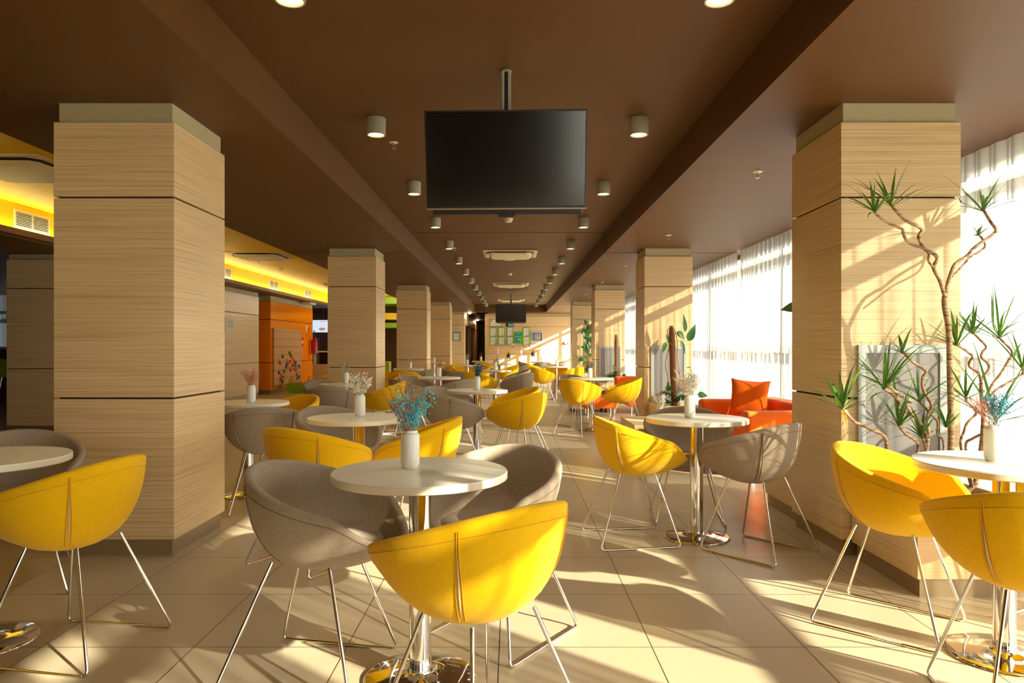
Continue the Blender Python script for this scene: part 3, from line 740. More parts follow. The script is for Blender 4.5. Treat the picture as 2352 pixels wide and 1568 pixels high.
# ------------------------------------------------------------------ coffee tables, sofas
def coffee_table(x0, x1, y0, y1, h, label):
    t = thing('coffee_table', label, 'coffee table', ((x0+x1)/2, (y0+y1)/2, 0)); a, b = (x1-x0)/2, (y1-y0)/2
    B().box(-a, a, -b, b, h-.035, h).build('top', M['woodflat'], t, bevel=.002)
    for s in (-1, 1): B().box(s*a-.035 if s > 0 else -a, a if s > 0 else -a+.035, -b, b, .06, h-.0355).build('side_panel', M['wood'], t, bevel=.002)
    B().box(-a+.0355, a-.0355, b-.03, b-.004, .06, h-.036).build('back_panel', M['wood'], t)
    B().box(-a+.036, a-.036, -b+.01, b-.031, .12, .145).build('shelf', M['wood'], t)
    for sx in (-1, 1):
        for sy in (-1, 1): B().box(sx*(a-.06)-.025, sx*(a-.06)+.025, sy*(b-.06)-.025, sy*(b-.06)+.025, 0, .06).build('foot', M['black'], t)
coffee_table(1.14, 1.98, 6.68, 7.52, .45, 'square wooden coffee table beside the orange sofa with the cushion')
coffee_table(1.02, 1.75, 17.9, 18.6, .45, 'wooden coffee table far back behind the yellow chairs on the right')
coffee_table(1.05, 1.75, 12.9, 13.6, .42, 'wooden coffee table beside the far orange sofa')
for (x, y, z), s_, l in (((1.50, 7.25, .4502), .85, 'small white vase on the coffee table beside the orange sofa'), ((1.42, 18.2, .4502), 1.0, 'small white vase low on the far right coffee table')):
    v = vs.copy(); C.objects.link(v); v.location = (x, y, z); v.scale = (.92, .92, s_); tag(v, l, 'vase', 'white vases')
flowers((1.50, 7.25, .4502), ST['paleblue'], 'pink, white and blue dried sprigs low before the second right pillar', 91, .8, .8, .115)
flowers((1.42, 18.2, .4502), ST['pale'], 'pale dried sprigs low beside the fourth right pillar', 92, .4, 1, .134)

def rbox(x0, x1, y0, y1, z0, z1): return B().box(x0, x1, y0, y1, z0, z1)
def sofa(x0, x1, y0, y1, label, h=.60, arm=.22):
    t = thing('sofa', label, 'sofa', (x0, y0, 0)); W, D = x1-x0, y1-y0
    def bb(n, b, bev=.04):
        o = b.build(n, M['orange'], t, 60); m = o.modifiers.new('bevel', 'BEVEL'); m.width = bev; m.segments = 4; m.limit_method = 'ANGLE'; return o
    bb('armrest', rbox(0, W-.2, 0, arm, .13, h)); bb('armrest', rbox(0, W-.2, D-arm, D, .13, h))
    bb('backrest', rbox(W-.22, W, 0, D, .13, h+.02)); bb('seat_base', rbox(.02, W-.225, arm+.003, D-arm-.003, .13, .29), .02)
    bb('seat_cushion', rbox(0, W-.225, arm+.004, D-arm-.004, .292, .43), .035)
    for ax in (.07, W-.07):
        for ay in (.07, D-.07): B().lathe([(0, 0), (.02, 0), (.02, .13), (0, .13)], 14, (ax, ay, 0)).build('leg', M['steel'], t, 40)
sofa(2.08, 2.97, 6.35, 8.05, 'orange sofa with a square cushion in front of the sheer curtain')
sofa(2.02, 2.9, 12.5, 14.2, 'orange sofa far back, mostly hidden behind the second right pillar')
def pouf(x, y, s, h, label):
    t = thing('pouf', label, 'pouf', (x, y, 0)); o = rbox(-s, s, -s, s, .14, h).build('cushion', M['orange'], t, 60); m = o.modifiers.new('b', 'BEVEL'); m.width = .035; m.segments = 4
    for a in (-1, 1):
        for b in (-1, 1): B().lathe([(0, 0), (.018, 0), (.018, .14), (0, .14)], 12, (a*(s-.08), b*(s-.08), 0)).build('leg', M['steel'], t, 40)
pouf(1.5, 12.35, .3, .34, 'low orange seat behind the table with orange and teal flowers')
# cushion: pillow surface
def cushion(loc, rot, s, label):
    n = 18; b = B(); v = []; f = []
    for sd in (1, -1):
        for i in range(n+1):
            for j in range(n+1):
                u, w_ = i/n*2-1, j/n*2-1; e = (1-u**4)*(1-w_**4); pin = 1-.10*(1-u*u)*abs(w_)**3; pin2 = 1-.10*(1-w_*w_)*abs(u)**3
                v.append((u*s*pin2, sd*.085*e**.6, w_*s*pin))
    m = (n+1)**2
    for k in range(2):
        for i in range(n):
            for j in range(n):
                q = (k*m+i*(n+1)+j, k*m+(i+1)*(n+1)+j, k*m+(i+1)*(n+1)+j+1, k*m+i*(n+1)+j+1); f.append(q if k == 1 else q[::-1])
    o = b.add(v, f).build('cushion', M['orangedeep'], None, 70); o.location = loc; o.rotation_euler = rot; return tag(o, label, 'cushion')
cushion((2.50, 7.56, .64), (rad(-14), rad(4), rad(-22)), .2, 'square deep orange cushion leaning on the orange sofa')

# ------------------------------------------------------------------ grilles, planters, plants
for i, y in enumerate((4.034, 10.03, 16.03)):
    t = thing('radiator_grille', 'perforated metal grille panel on the front of the '+ords[i]+' right pillar', 'grille', (2.1875, y-.001, .40), group='perforated grilles on the right pillars')
    B().box(-.2475, .2475, -.018, -.001, .745, .79).box(-.2475, .2475, -.018, -.001, 0, .045).box(-.2475, -.208, -.018, -.001, .045, .745).box(.208, .2475, -.018, -.001, .045, .745).build('frame', M['alu'], t)
    B().box(-.2079, .2079, -.010, -.002, .0451, .7449).build('perforated_sheet', M['perf'], t)
def planter(x0, x1, y0, y1, h, label):
    t = thing('planter_box', label, 'planter', (x0, y0, 0)); W, D = x1-x0, y1-y0
    b = B().box(0, W, 0, .03, .09, h).box(0, W, D-.03, D, .09, h).box(0, .03, .03, D-.03, .09, h).box(W-.03, W, .03, D-.03, .09, h)
    b.build('box', M['wood'], t, bevel=.002); B().box(.02, W-.02, .02, D-.02, 0, .09).build('plinth', M['plinth'], t)
    B().box(.0302, W-.0302, .0302, D-.0302, .092, h-.05).build('soil', M['soil'], t)
planter(1.9, 2.54, 3.36, 4.012, .42, 'wooden planter box under the dracaenas at the nearest right pillar')
planter(1.9, 2.5, 4.75, 5.4, .42, 'wooden planter box behind the nearest right pillar')
planter(1.9, 2.5, 9.42, 10.008, .40, 'wooden planter box in front of the second right pillar')
planter(1.9, 2.5, 15.42, 16.008, .40, 'wooden planter box in front of the third right pillar')
planter(1.9, 2.5, 21.4, 22.02, .40, 'wooden planter box in front of the fourth right pillar')

def crown(t, c, axis, n, L, seed, w=.011, mat='leaf', droop=.22, up=.55):
    rng = random.Random(seed); b = B(); c = Vector(c); axis = Vector(axis).normalized(); u = axis.orthogonal().normalized(); ww = axis.cross(u)
    for i in range(n):
        a = 2.4*i+rng.uniform(-.3, .3); e = rng.uniform(.15, 1.0)**.8
        el = (1-e)*1.35+.1
        d = axis*math.sin(el)*1.0+(u*math.cos(a)+ww*math.sin(a))*math.cos(el)
        d = d+Vector((0, 0, .15))
        b.blade(c-axis*.02*e+d.normalized()*.004, d, 1.4*L*rng.uniform(.6, 1.1), .72*w*rng.uniform(.75, 1.1), droop*rng.uniform(.3, 1.2))
    by = t.location.y
    for i, (x_, y_, z_) in enumerate(b.v):
        if y_+by > 3.98: b.v[i] = (x_, 3.98-by-(y_+by-3.98)*.25, z_)
    return b.build('leaf_crown', M[mat], t, 60)
def A(pts, sc, ox, oy, Y, dy=0):
    """pixel polyline at depth Y (receding by dy along its length) -> world points"""
    out = []; n = len(pts)
    for i, (x, y) in enumerate(pts): out.append(P(ox+x*sc, oy+y*sc, Y+dy*i/max(1, n-1)))
    return out
s1, s2 = .2424, .2423
def c1(pts, Y, dy=0): return A(pts, s1, 2000, 380, Y, dy)
def c2(pts, Y, dy=0): return A(pts, s2, 1960, 760, Y, dy)
def dracaena(label, trunks, crowns, base_r, seed):
    t = thing('dracaena', label, 'plant', tuple(trunks[0][0][0]), group='dracaenas in the planter'); base = Vector(trunks[0][0][0])
    for pts, r0, r1 in trunks:
        q = crom([p-base for p in pts], 5); m = len(q)
        B().tube(q, [r0+(r1-r0)*i/(m-1) for i in range(m)], 10).build('stem', M['bark'], t, 60)
    for k, (c, ax, n, L) in enumerate(crowns): crown(t, c-base, ax, n, L, seed*31+k)
    return t
Yd = 3.72
soil = lambda x, y: Vector((x, y, .365))
# tall dracaena
trunk = [soil(2.29, Yd)]+c2([(915, 1380), (925, 1100), (925, 800), (915, 400), (905, 0)], Yd)+c1([(700, 1330), (702, 1235)], Yd)
lt = c1([(702, 1240), (655, 1090), (597, 970), (630, 890), (608, 845), (510, 790), (470, 720), (456, 665), (484, 610), (440, 575), (330, 520), (240, 430), (188, 365)], Yd, -.12)
lt2 = c1([(595, 968), (548, 905), (552, 850), (540, 815)], Yd-.03, -.02)
lt3 = c1([(490, 778), (400, 750), (340, 710), (310, 650), (300, 605), (250, 580), (140, 530), (60, 468), (22, 420)], Yd-.06, -.14)
rt = c1([(705, 1240), (735, 1100), (785, 960), (830, 910), (920, 850), (970, 790), (1060, 720), (1150, 660), (1188, 610), (1140, 540), (1080, 440), (1060, 405)], Yd, .14)
rt2 = c1([(775, 1050), (880, 940), (940, 870), (1040, 810), (1085, 760), (1060, 700), (1012, 635)], Yd+.03, .12)
dracaena('tall pale-stemmed dracaena forking high in front of the nearest right pillar', [(trunk, .0165, .0135), (lt, .010, .007), (lt2, .006, .006), (lt3, .0075, .006), (rt, .010, .007), (rt2, .006, .006)],
 [(lt[-1], (-.25, 0, 1), 12, .19), (lt3[-1], (-.5, 0, .7), 14, .16), (rt[-1], (-.1, 0, 1), 13, .22), (rt2[-1], (-.2, 0, 1), 12, .065)], 0, 1)
# right dracaena by the curtain
Ye = 3.84
bt = [soil(2.38, Ye)]+c2([(1150, 1450), (1165, 1360), (1215, 1100), (1235, 800), (1217, 620), (1212, 490)], Ye)
b1 = c2([(1213, 500), (1190, 400), (1105, 340), (1103, 290), (1130, 240), (1060, 180), (970, 122)], Ye, -.08)
b2 = c2([(1216, 450), (1285, 360), (1270, 300), (1215, 250), (1225, 200), (1260, 150), (1200, 80), (1128, 8)], Ye, .05)
b3 = c2([(1230, 680), (1310, 520), (1400, 400), (1460, 300), (1505, 195), (1400, 80), (1385, 45)], Ye, .1)
b4 = c2([(1232, 720), (1330, 580), (1450, 500), (1600, 410), (1600, 340)], Ye, .06)
b5 = c2([(1120, 1480), (1020, 1100), (1050, 950), (1082, 870), (1160, 790), (1148, 740), (1080, 670), (1060, 615)], Ye-.1, 0)
b6 = c2([(1130, 1480), (1065, 1100), (1130, 1020), (1230, 975), (1310, 950), (1345, 830)], Ye-.16, -.2)
dracaena('dracaena with wavy stems in front of the curtain at the right edge', [(bt, .016, .010), (b1, .0075, .006), (b2, .0075, .006), (b3, .0075, .006), (b4, .007, .006), (b5, .007, .006), (b6, .007, .006)],
 [(b1[-1], (-.35, 0, 1), 15, .20), (b2[-1], (-.1, 0, 1), 13, .15), (b3[-1], (.05, 0, 1), 15, .24), (b4[-1], (0, 0, 1), 14, .24), (b5[-1], (-.1, 0, 1), 13, .17), (b6[-1], (0, -.1, 1), 15, .30)], 0, 2)
# middle low dracaena before the grille
Yf = 3.60
mt = [soil(2.10, Yf)]+c2([(700, 1290), (690, 1150), (705, 1040)], Yf)
m1 = c2([(705, 1050), (712, 950), (700, 830), (737, 740), (735, 680), (680, 590), (655, 520), (660, 440), (690, 390), (650, 350), (560, 290), (460, 185)], Yf, .05)
m2 = c2([(690, 1120), (665, 1040), (645, 985)], Yf, -.03)
m3 = c2([(700, 1020), (640, 880), (560, 800), (440, 740), (430, 670), (380, 610), (285, 540)], Yf, -.12)
m4 = c2([(650, 890), (520, 740), (505, 670), (550, 670), (430, 600), (310, 500)], Yf-.04, -.12)
m5 = [soil(2.02, Yf-.08)]+c2([(610, 1240), (605, 1170), (615, 1090), (590, 1040), (490, 970), (425, 880)], Yf-.08, -.05)
m6 = [soil(2.16, Yf+.05)]+c2([(860, 1100), (800, 980), (800, 860), (740, 790), (630, 670), (620, 640)], Yf+.05)
m7 = c2([(925, 1000), (900, 940), (882, 895)], Yd-.02, -.04)
dracaena('low branching dracaena in front of the perforated grille', [(mt, .012, .010), (m1, .009, .0065), (m2, .007, .006), (m3, .0085, .0065), (m4, .007, .0065), (m5, .0075, .006), (m6, .0065, .006)],
 [(m1[-1], (-.3, 0, 1), 14, .10), (m2[-1], (-.05, 0, 1), 14, .15), (m3[-1], (-.3, -.2, 1), 8, .2), (m4[-1], (-.15, -.1, 1), 16, .26), (m5[-1], (-.2, 0, 1), 15, .20), (m6[-1], (0, 0, 1), 14, .20), (m7[-1], (0, 0, 1), 12, .13)], 0, 3)
# left-leaning dracaena
Yg = 3.48
gt = [soil(2.0, Yg)]+c2([(335, 1180), (320, 1110), (297, 1000), (200, 945), (80, 890), (0, 850), (-95, 740), (-108, 715)], Yg, -.06)
gd = dracaena('dracaena stem leaning left past the nearest right pillar edge', [(gt, .009, .007)], [(gt[-1], (-.15, 0, 1), 16, .22)], 0, 4)
b = B(); q = gt[-1]-gt[0]; b.blade(q, (.1, -.1, -1), .14, .008, .1).blade(q, (.25, 0, -1), .12, .008, .1); b.build('dry_leaf', M['leafdry'], gd, 60)

def leafshape(b, base, d, nrm, L, W):
    base, d, nrm = Vector(base), Vector(d).normalized(), Vector(nrm); sd = d.cross(nrm).normalized(); nn = sd.cross(d)
    k = 8; v = []; f = []
    for i in range(k+1):
        x = i/k; ww = W*(math.sin(PI*x**.62))*.5 if 0 < i < k else .0005
        c = base+d*L*x-nn*L*.12*x*x
        v += [c-sd*ww+nn*ww*.25, c, c+sd*ww+nn*ww*.25]
    for i in range(k): a = i*3; f += [(a, a+1, a+4, a+3), (a+1, a+2, a+5, a+4)]
    b.add(v, f)
def pole_plant(x, y, z0, z1, r, label, leaves, seed, lean=0, base_leaves=10):
    t = thing('climbing_plant', label, 'plant', (x, y, z0), group='climbing plants on moss poles'); rng = random.Random(seed)
    H = z1-z0; q = [(lean*k/8, 0, H*k/8) for k in range(9)]
    B().tube(q, [r*(1+.08*math.sin(k*2.3)) for k in range(8)]+[r*.55], 14).build('moss_pole', M['coir'], t, 60)
    vb = B()
    for s in (1, -1):
        pts = [(lean*k/10+s*(r+.006+.010*math.sin(k*1.7+s)+.05*math.sin(PI*min(1, k/9.0))**2*(1 if s < 0 else .5)), -r*.6+.02*math.cos(k*1.3), H*(k/9.6)) for k in range(10)]+[(lean, -r*.5, H)]
        vb.tube(crom(pts, 4), .0055, 6)
    for (dx, dz, ax, az, L, W) in leaves:
        p0 = Vector((lean*dz/H, -r*.5, dz-.05)); p1 = Vector((dx, -.05, dz)); vb.tube(crom([p0, (p0+p1)/2+Vector((0, -.02, .02)), p1], 5), .003, 6)
    vb.build('vine', M['twine'], t, 60)
    for (dx, dz, ax, az, L, W) in leaves:
        b = B(); leafshape(b, (dx, -.05, dz), (ax, -.15, az), (.2, -1, .3), L*1.25, W*1.3); b.build('leaf', M['leafdark'], t, 60)
    for k in range(base_leaves):
        a = rng.uniform(0, 2*PI); b = B(); d = Vector((math.cos(a), math.sin(a)*.6-.3, rng.uniform(.0, .9)))
        p = Vector((math.cos(a)*.08, -.05+math.sin(a)*.06, .08+rng.uniform(0, .1)))
        leafshape(b, p, d, (0, -.4, 1), rng.uniform(.13, .21), rng.uniform(.07, .11)); b.build('leaf', M['leafdark'], t, 60)
Yp = 9.72; xp = (1549.5-CX)*Yp/F; pz = lambda y, Y: CH-(y-HY)*Y/F
L2 = []
for px, py, ax, az, L, W in ((1578, 783, .45, 1, .20, .085), (1572, 762, -.1, 1, .20, .05), (1553, 761, .75, -.8, .12, .065), (1561, 782, .35, -1, .16, .045), (1527, 786, -.3, -1, .12, .05), (1528, 769, .3, -1, .10, .035), (1527, 893, .9, .35, .09, .06), (1600, 905, .9, -.1, .11, .07), (1531, 885, .2, 1, .05, .035)):
    L2.append(((px-CX)*Yp/F-xp, pz(py, Yp)-.345, ax, az, L, W))
pole_plant(xp, Yp, .345, pz(748, Yp), .042, 'climbing plant on a bent moss pole before the second right pillar', L2, 5, lean=-.045, base_leaves=14)
Yq = 15.72
pole_plant((1415-CX)*Yq/F, Yq, .345, pz(768, Yq), .034, 'bare moss pole with leaves only at its foot before the third right pillar', [(-.13, .25, -.4, -.7, .12, .09), (-.16, .16, -.6, -.5, .1, .08), (.12, .22, .6, -.3, .1, .08), (-.05, .33, -.3, .7, .1, .08)], 6, base_leaves=10)
Yr = 21.7
pole_plant((1351-CX)*Yr/F, Yr, .345, pz(738, Yr), .05, 'leafy climbing plant on a moss pole before the fourth right pillar', [(math.sin(k*2.4)*.09, .25+.075*k, math.sin(k*2.4+.5)*.8, math.cos(k*1.9)*.8-.2, .13+.05*math.sin(k*3.1), .10+.03*math.cos(k*1.3)) for k in range(19)]+[(math.sin(k*1.7+1)*.16, .3+.1*k, math.sin(k*2.1+.9), -.6, .15, .12) for k in range(12)], 7, base_leaves=8)
pole_plant(2.28, 5.12, .365, 1.5, .036, 'climbing plant mostly hidden behind the nearest right pillar, one leaf tip showing', [(-.24, 1.10, -.8, -.12, .12, .06), (.1, .9, .6, .4, .13, .08), (-.08, .6, -.3, .6, .12, .08)], 8, base_leaves=4)

# ------------------------------------------------------------------ back wall: frames, console, plants
def frame(name, x0, x1, z0, z1, y, fm, sm, label, extra=None, border=.022, mount=None):
    t = thing(name, label, 'framed print', ((x0+x1)/2, y, (z0+z1)/2), group='framed certificates'); a, b = (x1-x0)/2, (z1-z0)/2
    B().box(-a, a, -.022, -.001, b-border, b).box(-a, a, -.022, -.001, -b, -b+border).box(-a, -a+border, -.022, -.001, -b+border, b-border).box(a-border, a, -.022, -.001, -b+border, b-border).build('frame', fm, t)
    B().box(-a+border, a-border, -.012, -.002, -b+border, b-border).build('print', sm, t)
    if extra:
        for (u0, u1, w0, w1, m) in extra:
            B().box(-a+2*a*u0, -a+2*a*u1, -.0135, -.0121, -b+2*b*w0, -b+2*b*w1).build('printed_mark', m, t)
sB = .119
def fr(px0, py0, px1, py1, Y=29.99): a = P(1060+px0*sB, 680+py0*sB, Y); b = P(1060+px1*sB, 680+py1*sB, Y); return a.x, b.x, b.z, a.z
colsx = [(548, 672), (710, 835), (877, 1000), (1187, 1315)]; cn = ['first', 'second', 'third', 'fourth']
txt = [(.35, .65, .74, .76, M['ink']), (.3, .7, .62, .64, M['ink']), (.25, .75, .52, .535, M['ink']), (.3, .7, .42, .435, M['ink']), (.62, .78, .16, .22, M['red'])]
for r, (y0, y1) in enumerate(((605, 775), (780, 950))):
    for k, (a, b) in enumerate(colsx):
        X = fr(a, y0, b, y1); frame('picture_frame', *X, 29.985, M['frgreen'], M['paper'], f"lime-framed certificate, {cn[k]} from the left in the {'upper' if r == 0 else 'lower'} row", txt[:5 if r == 0 or k in (0, 3) else 2], .025)
frame('picture_frame', *fr(1022, 692, 1185, 912), 29.985, M['frgreen'], M['frteal'], 'teal poster in a lime frame among the certificates', [(.35, .6, .82, .86, M['f_palepink']), (.15, .85, .57, .61, M['paper']), (.42, .58, .30, .42, M['paper']), (.62, .95, .08, .5, M['frgreen'])], .028)
frame('picture_frame', *fr(1350, 695, 1565, 868), 29.985, M['cream'], M['frblue'], 'blue matted certificate at the right end of the row', [(.31, .83, .16, .82, M['cap']), (.42, .74, .58, .62, M['ink']), (.1, .22, .2, .75, plain('pale_blue_print', lin(90, 150, 210), .6))], .022)
frame('picture_frame', *fr(550, 445, 770, 592), 29.985, M['frwood'], M['paper'], 'large white certificate partly hidden by the far television', [(.07, .2, .72, .95, M['ink']), (.55, .75, .12, .22, M['t_yellow']), (.02, .98, .03, .09, M['frteal'])], .01)
frame('picture_frame', *fr(862, 430, 1015, 588), 29.985, M['frwood'], plain('sky_blue_photo', lin(130, 190, 222), .6), 'blue photograph of a tower under the far television', [(.64, .70, .1, .6, M['ink']), (.03, .97, .03, .12, M['frblue'])], .01)
a, b_ = P(1040, 763, 28), P(1057, 782, 28)
frame('picture_frame', a.x, b_.x, b_.z, a.z, 28.005, M['black'], M['paper'], 'black-framed white certificate beside the fourth left pillar', txt[:4], .02)
# notice on left wall
t = thing('notice_frame', 'white paper notice on the wood wall left of the orange wall', 'framed print', (-5.999, 15.25, 1.65))
B().box(.001, .012, -.27, .27, -.16, .15).build('frame', M['cream'], t); B().box(.012, .0135, -.24, .24, -.14, .13).build('print', M['paper'], t)
B().box(.0136, .0145, -.15, .15, .05, .06).box(.0136, .0145, -.12, .12, .0, .008).box(.0136, .0145, -.18, .18, -.05, -.042).build('printed_mark', M['ink'], t)
o = B().box(-5.999, -5.985, 14.85, 14.98, 2.0, 2.08).build('thermostat', M['cream'], bevel=.003); tag(o, 'small pale wall control above the paper notice', 'thermostat')
o = B().box(1.842, 1.849, 10.38, 10.48, .44, .56).build('wall_socket', M['steel'], bevel=.003); tag(o, 'small metal socket plate on the second right pillar side', 'socket')
# fire alarm
t = thing('fire_alarm', 'small red and white fire alarm box on the sunlit back wall', 'fire alarm', tuple(P(1298.5, 788, 29.985)))
B().box(-.08, .08, -.06, -.001, -.05, .05).build('body', M['red'], t, bevel=.006); B().box(-.04, .05, -.066, -.061, -.025, .035).build('label_plate', M['white'], t)
# console shelf
t = thing('console_table', 'long pale wooden console shelf on thin white posts under the certificates', 'console', (0, 29.6, 0))
B().box(-.68, 1.44, -.2, .2, 1.13, 1.165).build('top', M['woodflat'], t, bevel=.003)
for x in (-.56, .39, 1.33): B().box(x-.03, x+.03, -.19, -.13, 0, 1.13).build('post', M['white'], t)
for x in (-.62, 1.38): B().box(x-.02, x+.02, .12, .18, 0, 1.13).build('post', M['wood'], t)
# birdhouse, pots
t = thing('ornament_house', 'small white birdhouse ornament with dark roof on the console shelf', 'ornament', (P(1178, 797, 29.6).x, 29.6, 1.1655))
B().box(-.07, .07, -.05, .05, 0, .12).add([(-.07, -.05, .12), (.07, -.05, .12), (0, -.05, .18), (-.07, .05, .12), (.07, .05, .12), (0, .05, .18)], [(0, 1, 2), (3, 5, 4), (0, 2, 5, 3), (1, 4, 5, 2), (0, 3, 4, 1)]).build('house', M['white'], t)
for s in (-1, 1): B().obox((s*.04, 0, .157), (s*.76, 0, -.65), (0, 1, 0), (s*.65, 0, .76), .062, .065, .006).build('roof', M['dark'], t)
B().box(-.015, .015, -.054, -.051, .0, .05).build('doorway', M['dark'], t)
o = B().lathe([(0, 0), (.035, 0), (.04, .08), (.034, .08), (.03, .07), (0, .07)], 20, (P(1207, 797, 29.6).x, 29.6, 1.1655)).build('candle_cup', M['white'], None, 40); tag(o, 'small white cup on the console shelf beside the pot plant', 'cup')
def pot_plant(c, label, mat, r=.06, h=.11, n=14, L=.1, stand=0, name='potted_plant'):
    t = thing(name, label, 'plant', c)
    if stand:
        s = B()
        for k in range(3):
            a = 2*PI*k/3+.5; s.tube([(math.cos(a)*.16, math.sin(a)*.16, 0), (math.cos(a)*(r+.004), math.sin(a)*(r+.004), stand+h*.5)], .005, 6)
        s.tube([(math.cos(2*PI*k/16)*(r+.006), math.sin(2*PI*k/16)*(r+.006), stand+h*.5) for k in range(17)], .004, 5, False); s.build('stand', M['steel'], t, 60)
        B().lathe([(0, 0), (r*.5, .01), (r*.9, h*.3), (r, h*.55), (r*.86, h*.9), (r*.7, h), (r*.62, h*.98), (0, h*.9)], 24, (0, 0, stand)).build('pot', mat, t, 50)
    else: B().lathe([(0, 0), (r*.8, 0), (r, h), (r*.88, h), (r*.85, h*.88), (0, h*.88)], 24).build('pot', mat, t, 40)
    rng = random.Random(int(c[0]*1000)); b = B()
    for k in range(n):
        a = rng.uniform(0, 6.28); e = rng.uniform(.3, 1.4); b.blade((0, 0, stand+h*.9), (math.cos(a)*math.cos(e), math.sin(a)*math.cos(e), math.sin(e)), L*rng.uniform(.7, 1.3), .012, .5)
    b.build('foliage', M['leaf'], t, 60)
pot_plant((P(1218, 797, 29.6).x, 29.6, 1.1655), 'white pot with dark green plant on the console shelf', M['white'])
x = P(1168, 819, 28.6); pot_plant((x.x, 28.6, 0), 'round dark pot of bright green leaves on a wire stand below the console', M['black'], .085, .16, 20, .17, .70)
x = P(1224, 815, 28.6); pot_plant((x.x, 28.6, 0), 'round dark pot with pale leaves on a stand under the console right end', M['black'], .08, .16, 20, .14, .78)
# corridor lamps
for i, (px, py, Y) in enumerate(((1078.5, 724, 29.3), (1097, 739, 37))):
    p = P(px, py, Y); o = B().lathe([(0, -.04), (.05, -.036), (.065, -.015), (.065, 0), (0, 0)], 24, (p.x, Y, ZC-.001)).build('ceiling_lamp', M['bulb'], None, 40); tag(o, ['small glowing ceiling lamp at the corridor mouth', 'small glowing ceiling lamp deeper in the corridor'][i], 'ceiling light')
    L = bpy.data.lights.new('corridor_lamp', 'POINT'); L.energy = 5; L.color = (1, .76, .45); L.shadow_soft_size = .08; lo = bpy.data.objects.new('corridor_lamp', L); C.objects.link(lo); lo.location = (p.x, Y, ZC-.12)
# signs in the corridor
o = B().box(-2.0395, -2.035, 30.1, 31.4, 1.45, 1.75).build('door_notice', M['f_palepink']); tag(o, 'pale paper notice on the first dark corridor door', 'notice')
o = B().box(-2.0395, -2.03, 34.6, 35.4, 1.5, 1.7).build('exit_sign', M['frgreen']); tag(o, 'small green sign on the second dark corridor door', 'sign')

# ------------------------------------------------------------------ play corner
t = thing('pegboard', 'grooved wooden play board mounted on the orange wall', 'pegboard', (-5.998, 17.95, .17))
B().box(0, .05, 0, 2.35, 0, 1.48).build('board', M['slats'], t)
TOYS = [(455, 907, 'green'), (357, 957, 'blue'), (310, 1003, 'wooden'), (322, 1035, 'red'), (475, 945, 'red'), (425, 1008, 'wooden'), (458, 1022, 'red'), (500, 990, 'orange'), (512, 1008, 'red'), (485, 1040, 'yellow'), (530, 1035, 'blue'), (435, 1045, 'red'), (415, 1070, 'blue'), (405, 1103, 'purple'), (450, 1100, 'yellow'), (497, 1075, 'purple'), (535, 1080, 'green'), (550, 1076, 'orange'), (585, 1088, 'blue'), (515, 1125, 'orange'), (465, 1145, 'red'), (543, 1137, 'red'), (305, 1180, 'purple'), (335, 1208, 'orange'), (377, 1165, 'green'), (330, 1270, 'red'), (350, 1255, 'blue'), (356, 1305, 'green'), (370, 1238, 'orange'), (480, 1260, 'red'), (552, 1205, 'red'), (555, 1258, 'green'), (587, 1170, 'yellow'), (585, 1238, 'purple')]
TOYS.sort(key=lambda q: q[1]); cnt = {}
tot = {c: sum(1 for q in TOYS if q[2] == c) for _, _, c in TOYS}
for (cx, cy, col) in TOYS:
    px, py = 590+cx*.1657, 660+cy*.1657; Y = 5.94*F/(CX-px); z = CH-(py-HY)*Y/F
    k = cnt.get(col, 0); cnt[col] = k+1
    lab = f'{col} toy piece on the play board, '+(f'the only {col} one' if tot[col] == 1 else 'topmost' if k == 0 else 'lowest' if k == tot[col]-1 else f'{on[k]} from the top')+('' if tot[col] == 1 else f' of the {col} pieces')
    t = thing('toy_piece', lab, 'toy', (-5.9475, Y, z), group='toy pieces on the play board')
    rr = random.Random(cx).uniform(.042, .06)
    pf = [(0, 0), (rr, 0), (rr, .022), (rr*.8, .03), (0, .03)]
    b = B().lathe(pf, 12); b.v = [(z_, x_, y_) for x_, y_, z_ in b.v]; b.build('disc', M['t_'+col], t, 40)
    b = B().lathe([(0, .03), (.014, .03), (.014, .055), (0, .058)], 8); b.v = [(z_, x_, y_) for x_, y_, z_ in b.v]; b.build('knob', M['t_yellow' if col != 'yellow' else 't_red'], t, 40)
def bin_(x, y, w, d, h, label, rz=0):
    t = thing('toy_bin', label, 'toy bin', (x, y, 0), rz, group='toy bins'); a, b = w/2, d/2
    v = [(-a*.85, -b*.85, 0), (a*.85, -b*.85, 0), (a*.85, b*.85, 0), (-a*.85, b*.85, 0), (-a, -b, h), (a, -b, h), (a, b, h), (-a, b, h), (-a*.92, -b*.92, h), (a*.92, -b*.92, h), (a*.92, b*.92, h), (-a*.92, b*.92, h), (-a*.8, -b*.8, .02), (a*.8, -b*.8, .02), (a*.8, b*.8, .02), (-a*.8, b*.8, .02)]
    f = [(3, 2, 1, 0), (12, 13, 14, 15)]+[(i, (i+1) % 4, 4+(i+1) % 4, 4+i) for i in range(4)]+[(4+i, 4+(i+1) % 4, 8+(i+1) % 4, 8+i) for i in range(4)]+[(8+i, 8+(i+1) % 4, 12+(i+1) % 4, 12+i) for i in range(4)]
    B().add(v, f).build('tub', M['green'], t)
    for s in (-1, 1):
        B().tube(fillet([(-.13, s*b*.8, h-.02), (-.13, s*b*.8, h+.11), (.13, s*b*.8, h+.11), (.13, s*b*.8, h-.02)], .05), .022, 8).build('handle', M['ambertoy'], t, 60)
    B().box(-a*.7, a*.7, -b*.7, b*.7, .02, h*.8).build('filling', M['ambertoy'], t)
p = P(667, 900, 18.0); bin_(p.x+.1, 18.55, .42, .62, .24, 'lime green toy bin with amber handles in front of the play board', rad(90))
bin_(-5.45, 20.1, .36, .5, .24, 'smaller lime green toy bin behind the amber step', rad(90))
